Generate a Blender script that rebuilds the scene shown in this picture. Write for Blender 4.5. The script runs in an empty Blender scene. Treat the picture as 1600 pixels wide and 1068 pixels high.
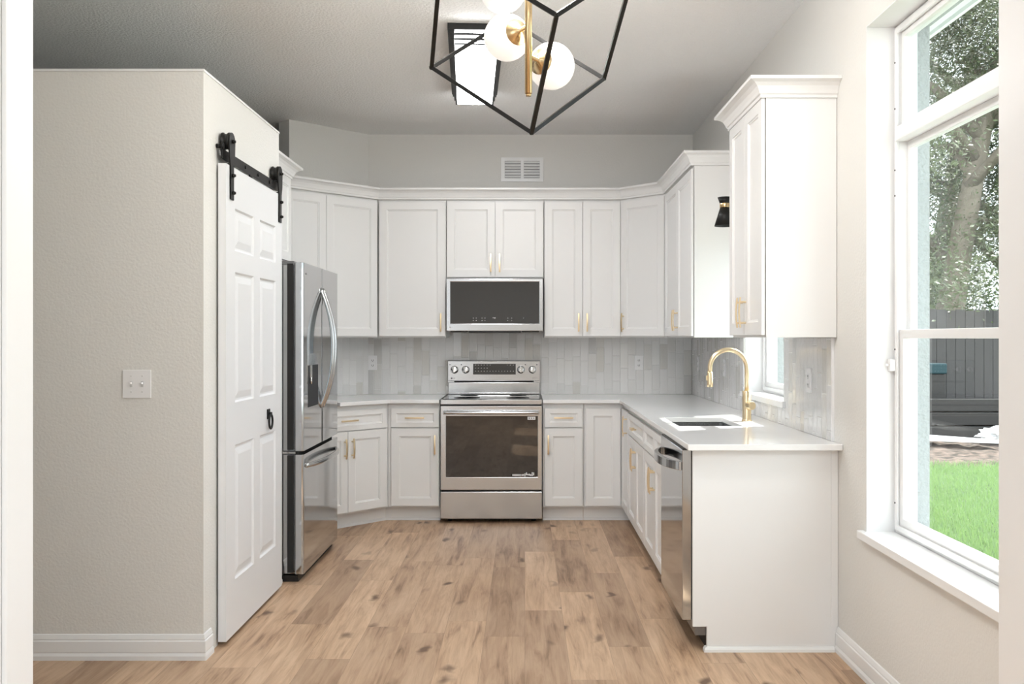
import bpy, bmesh, math, random
from mathutils import Vector, Matrix, noise
PI = math.pi
R = math.radians
S = bpy.context.scene
C = S.collection

# ------------------------------------------------------------------ camera, sky, sun, exposure
CAMZ = 1.345
cam_d = bpy.data.cameras.new('camera'); cam = bpy.data.objects.new('camera', cam_d); C.objects.link(cam)
cam.location = (0, 0, CAMZ); cam.rotation_euler = (R(90), 0, 0)
cam_d.sensor_width = 36; cam_d.lens = 1400 / 1600 * 36
cam_d.shift_x = -20 / 1600; cam_d.shift_y = -6.5 / 1600
cam_d.clip_start = .05; cam_d.clip_end = 200
S.camera = cam
S.view_settings.view_transform = 'Standard'; S.view_settings.look = 'None'
S.view_settings.gamma = 1; S.view_settings.use_curve_mapping = False
S.view_settings.exposure = 0.66
W = bpy.data.worlds.new('sky'); S.world = W; W.use_nodes = True
bg = W.node_tree.nodes['Background']; bg.inputs[0].default_value = (.86, .93, 1, 1); bg.inputs[1].default_value = 2.7
sun_d = bpy.data.lights.new('sun', 'SUN'); sun = bpy.data.objects.new('sun', sun_d); C.objects.link(sun)
sun_d.energy = 6.5; sun_d.angle = R(.6); sun_d.color = (1, .97, .92)
sun.rotation_euler = Vector((-1, -.5, -1.25)).to_track_quat('-Z', 'Y').to_euler()

def area(name, loc, target, sx, sy, energy, col=(1, 1, 1)):
    d = bpy.data.lights.new(name, 'AREA'); d.shape = 'RECTANGLE'; d.size = sx; d.size_y = sy; d.energy = energy; d.color = col
    o = bpy.data.objects.new(name, d); C.objects.link(o); o.location = loc
    o.rotation_euler = (Vector(target) - Vector(loc)).to_track_quat('-Z', 'Y').to_euler()
    return o
# soft fill lamp added in the unseen room behind the camera
area('rear_fill_light', (-.2, -.9, 2.90), (-.2, -.899, 0), 2.6, 2.6, 58, (.90, .96, 1))

# ------------------------------------------------------------------ materials
MATS = {}
def mat(name, col, rough=.5, metal=0, spec=.5, **k):
    m = bpy.data.materials.new(name); m.use_nodes = True
    b = m.node_tree.nodes['Principled BSDF']
    b.inputs['Base Color'].default_value = (*col, 1); b.inputs['Roughness'].default_value = rough
    b.inputs['Metallic'].default_value = metal; b.inputs['Specular IOR Level'].default_value = spec
    for kk, v in k.items(): b.inputs[kk.replace('_', ' ')].default_value = v
    MATS[name] = m
    return m
def N(m, t, **k):
    n = m.node_tree.nodes.new(t)
    for a, b in k.items(): setattr(n, a, b)
    return n
def L(m, a, b): m.node_tree.links.new(a, b)
def P(m): return m.node_tree.nodes['Principled BSDF']
def math_(m, op, a, b=None, c=None):
    n = N(m, 'ShaderNodeMath', operation=op)
    for i, v in enumerate((a, b, c)):
        if v is None: continue
        if isinstance(v, (int, float)): n.inputs[i].default_value = v
        else: L(m, v, n.inputs[i])
    return n.outputs[0]
def bump_noise(m, scale, dist, strength=1, detail=3, stretch=None, vscale=None):
    tc = N(m, 'ShaderNodeTexCoord'); nz = N(m, 'ShaderNodeTexNoise')
    nz.inputs['Scale'].default_value = scale; nz.inputs['Detail'].default_value = detail
    if stretch:
        mp = N(m, 'ShaderNodeMapping'); mp.inputs['Scale'].default_value = stretch
        L(m, tc.outputs['Object'], mp.inputs[0]); L(m, mp.outputs[0], nz.inputs['Vector'])
    else: L(m, tc.outputs['Object'], nz.inputs['Vector'])
    bp = N(m, 'ShaderNodeBump'); bp.inputs['Distance'].default_value = dist; bp.inputs['Strength'].default_value = strength
    L(m, nz.outputs[0], bp.inputs['Height']); L(m, bp.outputs[0], P(m).inputs['Normal'])
    return nz

wall_m = mat('greige_wall_paint', (.745, .738, .712), .75); bump_noise(wall_m, 95, .0035, .45, 4)
ceil_m = mat('textured_ceiling_paint', (.93, .93, .93), .9); bump_noise(ceil_m, 70, .010, .8, 4)
trim_m = mat('white_trim_paint', (.83, .835, .84), .35)
cab_m = mat('white_cabinet_paint', (.82, .82, .815), .33)
door_m = mat('white_door_paint', (.79, .80, .82), .4)
quartz_m = mat('white_quartz', (.84, .84, .84), .10)
black_m = mat('matte_black_metal', (.010, .010, .010), .42, 0, .3)
blackp_m = mat('black_plastic', (.012, .012, .012), .4)
gap_m = mat('dark_gap', (.02, .02, .02), .8)
gold_m = mat('brushed_gold', (.83, .68, .45), .28, 1)
brass_m = mat('satin_brass', (.70, .52, .29), .25, 1)
steel_m = mat('stainless_steel', (.56, .57, .58), .19, 1); bump_noise(steel_m, 1, .0004, .25, 2, (3, 3, 500))
steelm_m = mat('mirror_finish_steel', (.50, .513, .525), .075, 1)
steeld_m = mat('dark_side_steel', (.22, .22, .225), .35, .8)
glassb_m = mat('black_oven_glass', (.012, .012, .013), .03, 0, .5, IOR=1.8)
knob_m = mat('chrome_knob', (.75, .75, .75), .15, 1)
white_pl = mat('white_plastic', (.85, .85, .86), .3)
print_m = mat('pale_print', (.6, .6, .6), .5)
stucco_m = mat('exterior_stucco', (.34, .36, .36), .9); bump_noise(stucco_m, 55, .012, 1, 4)
soffit_m = mat('soffit_panel', (.80, .82, .80), .7)
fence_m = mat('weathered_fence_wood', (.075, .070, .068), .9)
bark_m = mat('tree_bark', (.20, .17, .13), .95); bump_noise(bark_m, 8, .05, 1, 4)
def emis(name, col, s):
    m = mat(name, col, .3); P(m).inputs['Emission Color'].default_value = (*col, 1); P(m).inputs['Emission Strength'].default_value = s
    return m
globe_m = emis('opal_glass_lit', (1, .97, .93), .30)
diff_m = emis('white_diffuser_lit', (.985, .99, 1), 17)
# clear window glass: lets light through, faint reflection
def clear_glass(name):
    m = bpy.data.materials.new(name); m.use_nodes = True; nt = m.node_tree; nt.nodes.clear()
    o = nt.nodes.new('ShaderNodeOutputMaterial'); t = nt.nodes.new('ShaderNodeBsdfTransparent'); g = nt.nodes.new('ShaderNodeBsdfGlossy')
    g.inputs['Roughness'].default_value = .01; t.inputs[0].default_value = (.95, .97, .96, 1)
    fr = nt.nodes.new('ShaderNodeFresnel'); fr.inputs[0].default_value = 1.45; mx = nt.nodes.new('ShaderNodeMixShader')
    ge = nt.nodes.new('ShaderNodeNewGeometry'); mr = nt.nodes.new('ShaderNodeMath'); mr.operation = 'SUBTRACT'; mr.inputs[0].default_value = 1; nt.links.new(ge.outputs['Backfacing'], mr.inputs[1])
    mu = nt.nodes.new('ShaderNodeMath'); mu.operation = 'MULTIPLY'; nt.links.new(fr.outputs[0], mu.inputs[0]); nt.links.new(mr.outputs[0], mu.inputs[1])
    nt.links.new(mu.outputs[0], mx.inputs[0]); nt.links.new(t.outputs[0], mx.inputs[1]); nt.links.new(g.outputs[0], mx.inputs[2]); nt.links.new(mx.outputs[0], o.inputs[0])
    return m
pane_m = clear_glass('window_glass')

def cells(m, u, v, w, ln, seed=0.0):
    """columns of width w along u, tiles of length ln along v with a random start per column"""
    cu = math_(m, 'DIVIDE', u, w); col = math_(m, 'FLOOR', cu)
    wn = N(m, 'ShaderNodeTexWhiteNoise', noise_dimensions='1D'); L(m, math_(m, 'ADD', col, seed), wn.inputs['W'])
    cv = math_(m, 'ADD', math_(m, 'DIVIDE', v, ln), wn.outputs['Value']); row = math_(m, 'FLOOR', cv)
    cmb = N(m, 'ShaderNodeCombineXYZ'); L(m, col, cmb.inputs[0]); L(m, row, cmb.inputs[1]); cmb.inputs[2].default_value = seed
    w2 = N(m, 'ShaderNodeTexWhiteNoise', noise_dimensions='3D'); L(m, cmb.outputs[0], w2.inputs['Vector'])
    fu = math_(m, 'FRACT', cu); fv = math_(m, 'FRACT', cv)
    eu = math_(m, 'MULTIPLY', math_(m, 'SUBTRACT', .5, math_(m, 'ABSOLUTE', math_(m, 'SUBTRACT', fu, .5))), w)
    ev = math_(m, 'MULTIPLY', math_(m, 'SUBTRACT', .5, math_(m, 'ABSOLUTE', math_(m, 'SUBTRACT', fv, .5))), ln)
    edge = math_(m, 'MINIMUM', eu, ev)        # metres to the nearest joint
    return w2, fu, fv, edge
# glossy hand-made tile
def tile_mat():
    m = mat('glazed_vertical_tile', (.7, .7, .69), .1, 0, .6)
    tc = N(m, 'ShaderNodeTexCoord'); sp = N(m, 'ShaderNodeSeparateXYZ'); L(m, tc.outputs['Object'], sp.inputs[0])
    w2, fu, fv, edge = cells(m, sp.outputs[0], sp.outputs[2], .0635, .2, 3.0)
    cr = N(m, 'ShaderNodeValToRGB'); L(m, w2.outputs['Value'], cr.inputs[0])
    e = cr.color_ramp.elements; e[0].color = (.60, .60, .595, 1); e[1].color = (.80, .80, .79, 1)
    for p, c in ((.10, (.66, .65, .62)), (.3, (.72, .72, .715)), (.8, (.76, .76, .76))): x = e.new(p); x.color = (*c, 1)
    grout = N(m, 'ShaderNodeMapRange'); L(m, edge, grout.inputs[0]); grout.inputs[1].default_value = .0008; grout.inputs[2].default_value = .0022
    mx = N(m, 'ShaderNodeMixRGB'); L(m, grout.outputs[0], mx.inputs[0]); mx.inputs[1].default_value = (.72, .72, .71, 1); L(m, cr.outputs[0], mx.inputs[2])
    L(m, mx.outputs[0], P(m).inputs['Base Color'])
    rr = N(m, 'ShaderNodeMapRange'); L(m, grout.outputs[0], rr.inputs[0]); rr.inputs[3].default_value = .7; rr.inputs[4].default_value = .09
    L(m, rr.outputs[0], P(m).inputs['Roughness'])
    sc = N(m, 'ShaderNodeSeparateColor'); L(m, w2.outputs['Color'], sc.inputs[0])
    tilt = math_(m, 'MULTIPLY', math_(m, 'SUBTRACT', sc.outputs[0], .5), fu)
    tilt2 = math_(m, 'MULTIPLY', math_(m, 'SUBTRACT', sc.outputs[1], .5), fv)
    nz = N(m, 'ShaderNodeTexNoise'); nz.inputs['Scale'].default_value = 22; nz.inputs['Detail'].default_value = 2; L(m, tc.outputs['Object'], nz.inputs['Vector'])
    e2 = N(m, 'ShaderNodeMapRange'); L(m, edge, e2.inputs[0]); e2.inputs[2].default_value = .004
    h = math_(m, 'ADD', math_(m, 'ADD', tilt, tilt2), math_(m, 'ADD', math_(m, 'MULTIPLY', nz.outputs[0], 1.3), e2.outputs[0]))
    bp = N(m, 'ShaderNodeBump'); bp.inputs['Distance'].default_value = .0022; bp.inputs['Strength'].default_value = .8
    L(m, h, bp.inputs['Height']); L(m, bp.outputs[0], P(m).inputs['Normal'])
    return m
tile_m = tile_mat()
# oak planks running away from the camera
def floor_mat():
    m = mat('oak_plank_floor', (.5, .36, .25), .42, 0, .4)
    tc = N(m, 'ShaderNodeTexCoord'); sp = N(m, 'ShaderNodeSeparateXYZ'); L(m, tc.outputs['Object'], sp.inputs[0])
    w2, fu, fv, edge = cells(m, sp.outputs[0], sp.outputs[1], .183, 1.22, 11.0)
    # per plank offset of the grain
    va = N(m, 'ShaderNodeVectorMath', operation='MULTIPLY_ADD'); L(m, w2.outputs['Color'], va.inputs[0]); va.inputs[1].default_value = (40, 40, 40); L(m, tc.outputs['Object'], va.inputs[2])
    mp = N(m, 'ShaderNodeMapping'); mp.inputs['Scale'].default_value = (16, 1.5, 1); L(m, va.outputs[0], mp.inputs[0])
    g = N(m, 'ShaderNodeTexNoise'); g.inputs['Scale'].default_value = 1.6; g.inputs['Detail'].default_value = 7; g.inputs['Roughness'].default_value = .62; g.inputs['Distortion'].default_value = .7; L(m, mp.outputs[0], g.inputs['Vector'])
    mp2 = N(m, 'ShaderNodeMapping'); mp2.inputs['Scale'].default_value = (5, 1.3, 1); L(m, va.outputs[0], mp2.inputs[0])
    big = N(m, 'ShaderNodeTexNoise'); big.inputs['Scale'].default_value = 1.3; big.inputs['Detail'].default_value = 3; L(m, mp2.outputs[0], big.inputs['Vector'])
    mp4 = N(m, 'ShaderNodeMapping'); mp4.inputs['Scale'].default_value = (180, 7, 1); L(m, va.outputs[0], mp4.inputs[0])
    fine = N(m, 'ShaderNodeTexNoise'); fine.inputs['Scale'].default_value = 1; fine.inputs['Detail'].default_value = 2; L(m, mp4.outputs[0], fine.inputs['Vector'])
    s = math_(m, 'ADD', math_(m, 'MULTIPLY', g.outputs[0], .62), math_(m, 'MULTIPLY', big.outputs[0], .38))
    s = math_(m, 'ADD', s, math_(m, 'MULTIPLY', math_(m, 'SUBTRACT', fine.outputs[0], .5), .12))
    cr = N(m, 'ShaderNodeValToRGB'); L(m, s, cr.inputs[0]); e = cr.color_ramp.elements
    e[0].position = .33; e[0].color = (.225, .132, .078, 1); e[1].position = .68; e[1].color = (.625, .445, .305, 1)
    x = e.new(.44); x.color = (.430, .278, .176, 1); x = e.new(.54); x.color = (.530, .362, .238, 1)
    # plank to plank tint
    cr2 = N(m, 'ShaderNodeValToRGB'); L(m, w2.outputs['Value'], cr2.inputs[0]); e = cr2.color_ramp.elements
    e[0].color = (.76, .74, .73, 1); e[1].color = (1.16, 1.18, 1.18, 1); x = e.new(.5); x.color = (.98, .98, .98, 1)
    mul = N(m, 'ShaderNodeMixRGB', blend_type='MULTIPLY'); mul.inputs[0].default_value = 1; L(m, cr.outputs[0], mul.inputs[1]); L(m, cr2.outputs[0], mul.inputs[2])
    # knots
    mp3 = N(m, 'ShaderNodeMapping'); mp3.inputs['Scale'].default_value = (5.2, 2.6, 1); L(m, va.outputs[0], mp3.inputs[0])
    nd = N(m, 'ShaderNodeTexNoise'); nd.inputs['Scale'].default_value = 9; L(m, tc.outputs['Object'], nd.inputs['Vector'])
    ad = N(m, 'ShaderNodeVectorMath', operation='MULTIPLY_ADD'); L(m, nd.outputs['Color'], ad.inputs[0]); ad.inputs[1].default_value = (.55, .28, 0); L(m, mp3.outputs[0], ad.inputs[2])
    vo = N(m, 'ShaderNodeTexVoronoi', voronoi_dimensions='2D'); vo.inputs['Scale'].default_value = .9; L(m, ad.outputs[0], vo.inputs['Vector'])
    kn = N(m, 'ShaderNodeMapRange', interpolation_type='SMOOTHSTEP'); L(m, vo.outputs['Distance'], kn.inputs[0]); kn.inputs[1].default_value = .02; kn.inputs[2].default_value = .16; kn.inputs[3].default_value = 1.0; kn.inputs[4].default_value = 0
    scv = N(m, 'ShaderNodeSeparateColor'); L(m, vo.outputs['Color'], scv.inputs[0])
    kmask = math_(m, 'MULTIPLY', kn.outputs[0], math_(m, 'MAXIMUM', math_(m, 'MULTIPLY', math_(m, 'SUBTRACT', scv.outputs[0], .35), 2.0), 0))
    mk = N(m, 'ShaderNodeMixRGB'); L(m, kmask, mk.inputs[0]); L(m, mul.outputs[0], mk.inputs[1]); mk.inputs[2].default_value = (.15, .085, .05, 1)
    ed = N(m, 'ShaderNodeMapRange'); L(m, edge, ed.inputs[0]); ed.inputs[1].default_value = .0003; ed.inputs[2].default_value = .0016; ed.inputs[3].default_value = .55; ed.inputs[4].default_value = 0
    me = N(m, 'ShaderNodeMixRGB'); L(m, ed.outputs[0], me.inputs[0]); L(m, mk.outputs[0], me.inputs[1]); me.inputs[2].default_value = (.22, .14, .09, 1)
    L(m, me.outputs[0], P(m).inputs['Base Color'])
    bp = N(m, 'ShaderNodeBump'); bp.inputs['Distance'].default_value = .001; bp.inputs['Strength'].default_value = .35; L(m, s, bp.inputs['Height']); L(m, bp.outputs[0], P(m).inputs['Normal'])
    return m
floor_m = floor_mat()
def two_tone(name, c1, c2, scale, rough=.9, detail=6):
    m = mat(name, c1, rough); tc = N(m, 'ShaderNodeTexCoord'); nz = N(m, 'ShaderNodeTexNoise'); nz.inputs['Scale'].default_value = scale; nz.inputs['Detail'].default_value = detail
    L(m, tc.outputs['Object'], nz.inputs['Vector']); cr = N(m, 'ShaderNodeValToRGB'); L(m, nz.outputs[0], cr.inputs[0])
    cr.color_ramp.elements[0].position = .38; cr.color_ramp.elements[1].position = .62
    cr.color_ramp.elements[0].color = (*c1, 1); cr.color_ramp.elements[1].color = (*c2, 1); L(m, cr.outputs[0], P(m).inputs['Base Color'])
    return m
lawn_m = two_tone('lawn_soil', (.07, .11, .05), (.15, .21, .10), 3)
mulch_m = two_tone('mulch_bed', (.04, .03, .022), (.17, .12, .095), 9)
def leafmat(name, c):
    m = mat(name, c, .45); P(m).inputs['Transmission Weight'].default_value = 0
    nt = m.node_tree; tr = nt.nodes.new('ShaderNodeBsdfTranslucent'); tr.inputs[0].default_value = (c[0] * 1.4, c[1] * 1.5, c[2], 1)
    mx = nt.nodes.new('ShaderNodeMixShader'); mx.inputs[0].default_value = .35
    o = nt.nodes['Material Output']; nt.links.new(P(m).outputs[0], mx.inputs[1]); nt.links.new(tr.outputs[0], mx.inputs[2]); nt.links.new(mx.outputs[0], o.inputs[0])
    return m
leaf1 = leafmat('oak_leaf', (.055, .085, .035)); leaf2 = leafmat('pale_leaf', (.10, .125, .06)); blade_m = leafmat('grass_blade', (.21, .31, .15))

# ------------------------------------------------------------------ mesh helpers
def B(): return bmesh.new()
def box(bm, x0, x1, y0, y1, z0, z1):
    if x0 > x1: x0, x1 = x1, x0
    if y0 > y1: y0, y1 = y1, y0
    if z0 > z1: z0, z1 = z1, z0
    v = [bm.verts.new(p) for p in ((x0, y0, z0), (x1, y0, z0), (x1, y1, z0), (x0, y1, z0), (x0, y0, z1), (x1, y0, z1), (x1, y1, z1), (x0, y1, z1))]
    for f in ((3, 2, 1, 0), (4, 5, 6, 7), (0, 1, 5, 4), (1, 2, 6, 5), (2, 3, 7, 6), (3, 0, 4, 7)): bm.faces.new([v[i] for i in f])
    return bm
def prism(bm, pts, z0, z1):
    """polygon in plan (counter-clockwise), extruded in z"""
    a = [bm.verts.new((x, y, z0)) for x, y in pts]; b = [bm.verts.new((x, y, z1)) for x, y in pts]; n = len(pts)
    bm.faces.new(b); bm.faces.new(a[::-1])
    for i in range(n): bm.faces.new((a[i], a[(i + 1) % n], b[(i + 1) % n], b[i]))
    return bm
def slab(bm, us, vs, keep, w0, w1, axes='xyz'):
    """grid plate with holes: u,v in plane, w thickness; axes maps (u,v,w) to world"""
    def V(u, v, w):
        d = {axes[0]: u, axes[1]: v, axes[2]: w}; return (d['x'], d['y'], d['z'])
    nu, nv = len(us) - 1, len(vs) - 1
    K = {(i, j): keep((us[i] + us[i + 1]) / 2, (vs[j] + vs[j + 1]) / 2) for i in range(nu) for j in range(nv)}
    cache = {}
    def vt(i, j, k):
        if (i, j, k) not in cache: cache[(i, j, k)] = bm.verts.new(V(us[i], vs[j], (w0, w1)[k]))
        return cache[(i, j, k)]
    for (i, j), k in K.items():
        if not k: continue
        bm.faces.new((vt(i, j, 1), vt(i + 1, j, 1), vt(i + 1, j + 1, 1), vt(i, j + 1, 1)))
        bm.faces.new((vt(i, j + 1, 0), vt(i + 1, j + 1, 0), vt(i + 1, j, 0), vt(i, j, 0)))
        for di, dj, a, b in ((-1, 0, (0, 1), (0, 0)), (1, 0, (1, 0), (1, 1)), (0, -1, (0, 0), (1, 0)), (0, 1, (1, 1), (0, 1))):
            if not K.get((i + di, j + dj), False):
                bm.faces.new((vt(i + a[0], j + a[1], 0), vt(i + b[0], j + b[1], 0), vt(i + b[0], j + b[1], 1), vt(i + a[0], j + a[1], 1)))
    bmesh.ops.recalc_face_normals(bm, faces=bm.faces)
    return bm
def frame_of(t):
    t = t.normalized(); up = Vector((0, 0, 1)) if abs(t.z) < .95 else Vector((1, 0, 0))
    a = t.cross(up).normalized(); return a, a.cross(t).normalized()
def tube(bm, pts, r, n=12, caps=True, square=False):
    pts = [Vector(p) for p in pts]; rings = []
    if square: n = 4
    a = None
    for i, p in enumerate(pts):
        t = (pts[min(i + 1, len(pts) - 1)] - pts[max(i - 1, 0)]).normalized()
        if a is None: a, b = frame_of(t)
        else: a = (a - t * a.dot(t)).normalized(); b = a.cross(t).normalized()
        rr = r[i] if isinstance(r, (list, tuple)) else r
        off = PI / 4 if square else 0; k = rr * (1.414 if square else 1)
        rings.append([bm.verts.new(p + (a * math.cos(2 * PI * j / n + off) + b * math.sin(2 * PI * j / n + off)) * k) for j in range(n)])
    fs = []
    for q in range(len(rings) - 1):
        for j in range(n): fs.append(bm.faces.new((rings[q][j], rings[q][(j + 1) % n], rings[q + 1][(j + 1) % n], rings[q + 1][j])))
    if caps: fs.append(bm.faces.new(rings[0][::-1])); fs.append(bm.faces.new(rings[-1]))
    if not square:
        for f in fs: f.smooth = len(f.verts) == 4
    return bm
def cyl(bm, p0, p1, r, n=20, r2=None): return tube(bm, [p0, p1], [r, r if r2 is None else r2], n)
def lathe(bm, prof, c=(0, 0, 0), n=32, axis='z'):
    """prof: (radius, height) list"""
    rings = []
    for r, h in prof:
        ring = []
        for j in range(n):
            a = 2 * PI * j / n; u, v = r * math.cos(a), r * math.sin(a)
            p = {'z': (u, v, h), 'y': (u, h, v), 'x': (h, u, v)}[axis]
            ring.append(bm.verts.new((c[0] + p[0], c[1] + p[1], c[2] + p[2])))
        rings.append(ring)
    for q in range(len(rings) - 1):
        for j in range(n):
            f = bm.faces.new((rings[q][j], rings[q][(j + 1) % n], rings[q + 1][(j + 1) % n], rings[q + 1][j])); f.smooth = True
    bm.faces.new(rings[0][::-1]); bm.faces.new(rings[-1])
    bmesh.ops.recalc_face_normals(bm, faces=bm.faces)
    return bm
def ball(bm, c, r, n=32):
    bmesh.ops.create_uvsphere(bm, u_segments=n, v_segments=n // 2, radius=r, matrix=Matrix.Translation(c))
    for f in bm.faces: f.smooth = True
    return bm
def sweep(bm, prof, path, caps=True):
    """prof: closed list of (out, z); path: plan points; out is to the right of travel; mitred"""
    n = len(path); rings = []
    for i in range(n):
        d0 = Vector(path[i]) - Vector(path[i - 1]) if i else Vector(path[1]) - Vector(path[0])
        d1 = Vector(path[i + 1]) - Vector(path[i]) if i < n - 1 else d0
        if not i: d0 = d1
        d0 = d0.normalized(); d1 = d1.normalized()
        n0 = Vector((d0.y, -d0.x)); n1 = Vector((d1.y, -d1.x)); m = (n0 + n1); m = m / m.dot(n0)
        rings.append([bm.verts.new((path[i][0] + m.x * o, path[i][1] + m.y * o, z)) for o, z in prof])
    k = len(prof)
    for q in range(n - 1):
        for j in range(k): bm.faces.new((rings[q][j], rings[q][(j + 1) % k], rings[q + 1][(j + 1) % k], rings[q + 1][j]))
    if caps: bm.faces.new(rings[0]); bm.faces.new(rings[-1][::-1])
    bmesh.ops.recalc_face_normals(bm, faces=bm.faces)
    return bm
def obj(name, bm, m, parent=None, bevel=0, world=False):
    if world and parent is not None: bmesh.ops.translate(bm, verts=bm.verts, vec=-Vector(root_loc(parent)))
    me = bpy.data.meshes.new(name); bm.to_mesh(me); bm.free(); me.materials.append(m)
    o = bpy.data.objects.new(name, me); C.objects.link(o)
    if parent is not None: o.parent = parent
    if bevel:
        b = o.modifiers.new('bevel', 'BEVEL'); b.width = bevel; b.segments = 2; b.limit_method = 'ANGLE'; b.angle_limit = R(40)
    return o
def root_loc(o):
    while o.parent: o = o.parent
    return o.location
def thing(name, label, cat, loc=(0, 0, 0), rz=0, group=None):
    o = bpy.data.objects.new(name, None); C.objects.link(o); o.location = loc; o.rotation_euler = (0, 0, rz)
    o.empty_display_size = .05
    o['label'] = label; o['category'] = cat
    if group: o['group'] = group
    return o
def tag(o, label, cat, group=None, kind=None):
    o['label'] = label; o['category'] = cat
    if group: o['group'] = group
    if kind: o['kind'] = kind
    return o
def struct(name, bm, m, parent=None, bevel=0):
    o = obj(name, bm, m, parent, bevel)
    if parent is None: o['kind'] = 'structure'
    return o
def text(name, s, size, m, parent, loc, rot, depth=.0004, align='CENTER'):
    cu = bpy.data.curves.new(name, 'FONT'); cu.body = s; cu.size = size; cu.extrude = depth; cu.align_x = align; cu.align_y = 'CENTER'
    t = bpy.data.objects.new(name, cu); C.objects.link(t)
    me = bpy.data.meshes.new_from_object(t); bpy.data.objects.remove(t)
    me.transform(Matrix.Translation(loc) @ rot.to_4x4()); me.materials.clear(); me.materials.append(m)
    o = bpy.data.objects.new(name, me); C.objects.link(o); o.parent = parent
    return o
FRONT = Matrix.Rotation(R(90), 3, 'X')       # text facing -y

# ------------------------------------------------------------------ room shell
XR = 1.345; YB = 7.17; ZC = 2.97
struct('floor', box(B(), -4.1, 1.585, -3.6, 9.1, -.1, 0), floor_m)
struct('ceiling', box(B(), -4.1, 1.585, -3.6, 9.1, ZC, ZC + .12), ceil_m)
W1 = (2.42, 3.53, .577, 2.57); W2 = (4.62, 5.47, 1.012, 1.95); W3 = (.30, 1.45, .577, 2.57)
def hole(y, z):
    for w in (W1, W2, W3):
        if w[0] < y < w[1] and w[2] < z < w[3]: return False
    return True
struct('wall_right', slab(B(), [-3.6, W3[0], W3[1], W1[0], W1[1], W2[0], W2[1], 9.1], [0, W1[2], W2[2], W2[3], W1[3], ZC], hole, XR, XR + .150, 'yzx'), wall_m)
# exterior stucco skin, with the same openings
struct('wall_exterior', slab(B(), [-3.6, W3[0], W3[1], W1[0], W1[1], W2[0], W2[1], 9.1], [-.2, W1[2], W2[2], W2[3], W1[3], ZC + .2], hole, XR + .1505, XR + .25, 'yzx'), stucco_m)
XD, YD = -1.2545, YB                    # corner where the diagonal wall starts
dl = .5                                   # plan run of the diagonal wall
bmw = prism(B(), [(XR, YB), (XR, YB + .15), (XD - .1, YB + .15), (XD - dl - .105, YB - dl + .105), (XD - dl, YB - dl), (XD, YB)], 0, ZC)
bmesh.ops.recalc_face_normals(bmw, faces=bmw.faces)
struct('wall_back', bmw, wall_m)
struct('wall_far_back', box(B(), -4.1, 1.345, 9.0, 9.1, 0, ZC), wall_m)
struct('wall_far_left', box(B(), -4.1, -4.0, -3.6, 9.0, 0, ZC), wall_m)
# pantry block with a flat top below the ceiling, and the fridge recess behind it
XP, YP, ZP = -1.345, 3.75, 2.465
bmp = prism(B(), [(-4.0, YP), (XP, YP), (XP, 4.90), (-2.1, 4.90), (-2.1, 5.93), (-4.0, 5.93)], 0, ZP)
bmesh.ops.recalc_face_normals(bmp, faces=bmp.faces)
bmp.free(); bmp = prism(B(), [(-4.0, YP), (XP, YP), (XP, 3.925), (-1.45, 3.925), (-1.45, 3.86), (-3.0, 3.86), (-3.0, 4.80), (-1.45, 4.80), (-1.45, 4.74), (XP, 4.74), (XP, 4.90), (-2.1, 4.90), (-2.1, 5.93), (-4.0, 5.93)], 0, 2.06)
prism(bmp, [(-4.0, YP), (XP, YP), (XP, 4.90), (-2.1, 4.90), (-2.1, 5.93), (-4.0, 5.93)], 2.0602, ZP); bmesh.ops.recalc_face_normals(bmp, faces=bmp.faces)
struct('wall_pantry', bmp, wall_m)
# cased opening the camera looks through
struct('wall_front', slab(B(), [-4.0, -1.280, 1.234, XR], [0, 2.801, ZC], lambda x, z: not (-1.280 < x < 1.234 and z < 2.801), 2.206, 2.295, 'xzy'), wall_m)
for nme, xa, s in (('trim_1', -1.267, 1), ('trim_2', 1.221, -1)):
    b = box(B(), xa - s * .012, xa, 2.19, 2.31, 0, 2.80)
    box(b, xa - s * .0125, xa - s * .08, 2.182, 2.205, 0, 2.80); box(b, xa - s * .055, xa - s * .085, 2.174, 2.1815, 0, 2.80)
    struct(nme, b, trim_m, bevel=.002)
struct('trim_3', box(B(), -1.267, 1.221, 2.19, 2.31, 2.788, 2.80), trim_m)
struct('wall_rear', slab(B(), [-4.0, -3.8, -1.7, XR], [0, .0001, 2.4, ZC], lambda x, z: not (-3.8 < x < -1.7 and z < 2.4), -3.6, -3.5, 'xzy'), wall_m)  # opening added out of view so sky light enters the rear room
# baseboards
BP = [(0, 0), (.016, 0), (.016, .018), (.011, .03), (.013, .034), (.012, .078), (.008, .082), (.009, .087), (.004, .104), (0, .107)]
struct('baseboard_left', sweep(B(), BP, [(-4.0, YP), (XP, YP), (XP, 3.835)]), trim_m)
struct('baseboard_pantry', sweep(B(), BP, [(XP, 4.80), (XP, 4.90), (-1.40, 4.90)]), trim_m)
struct('baseboard_right', sweep(B(), BP, [(XR, 3.845), (XR, 2.31)]), trim_m)
struct('trim_4', sweep(B(), [(0, ZP - .006), (.004, ZP - .006), (.004, ZP + .004), (-.05, ZP + .004), (-.05, ZP)], [(-4.0, YP), (XP, YP), (XP, 4.90)]), trim_m)

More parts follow.
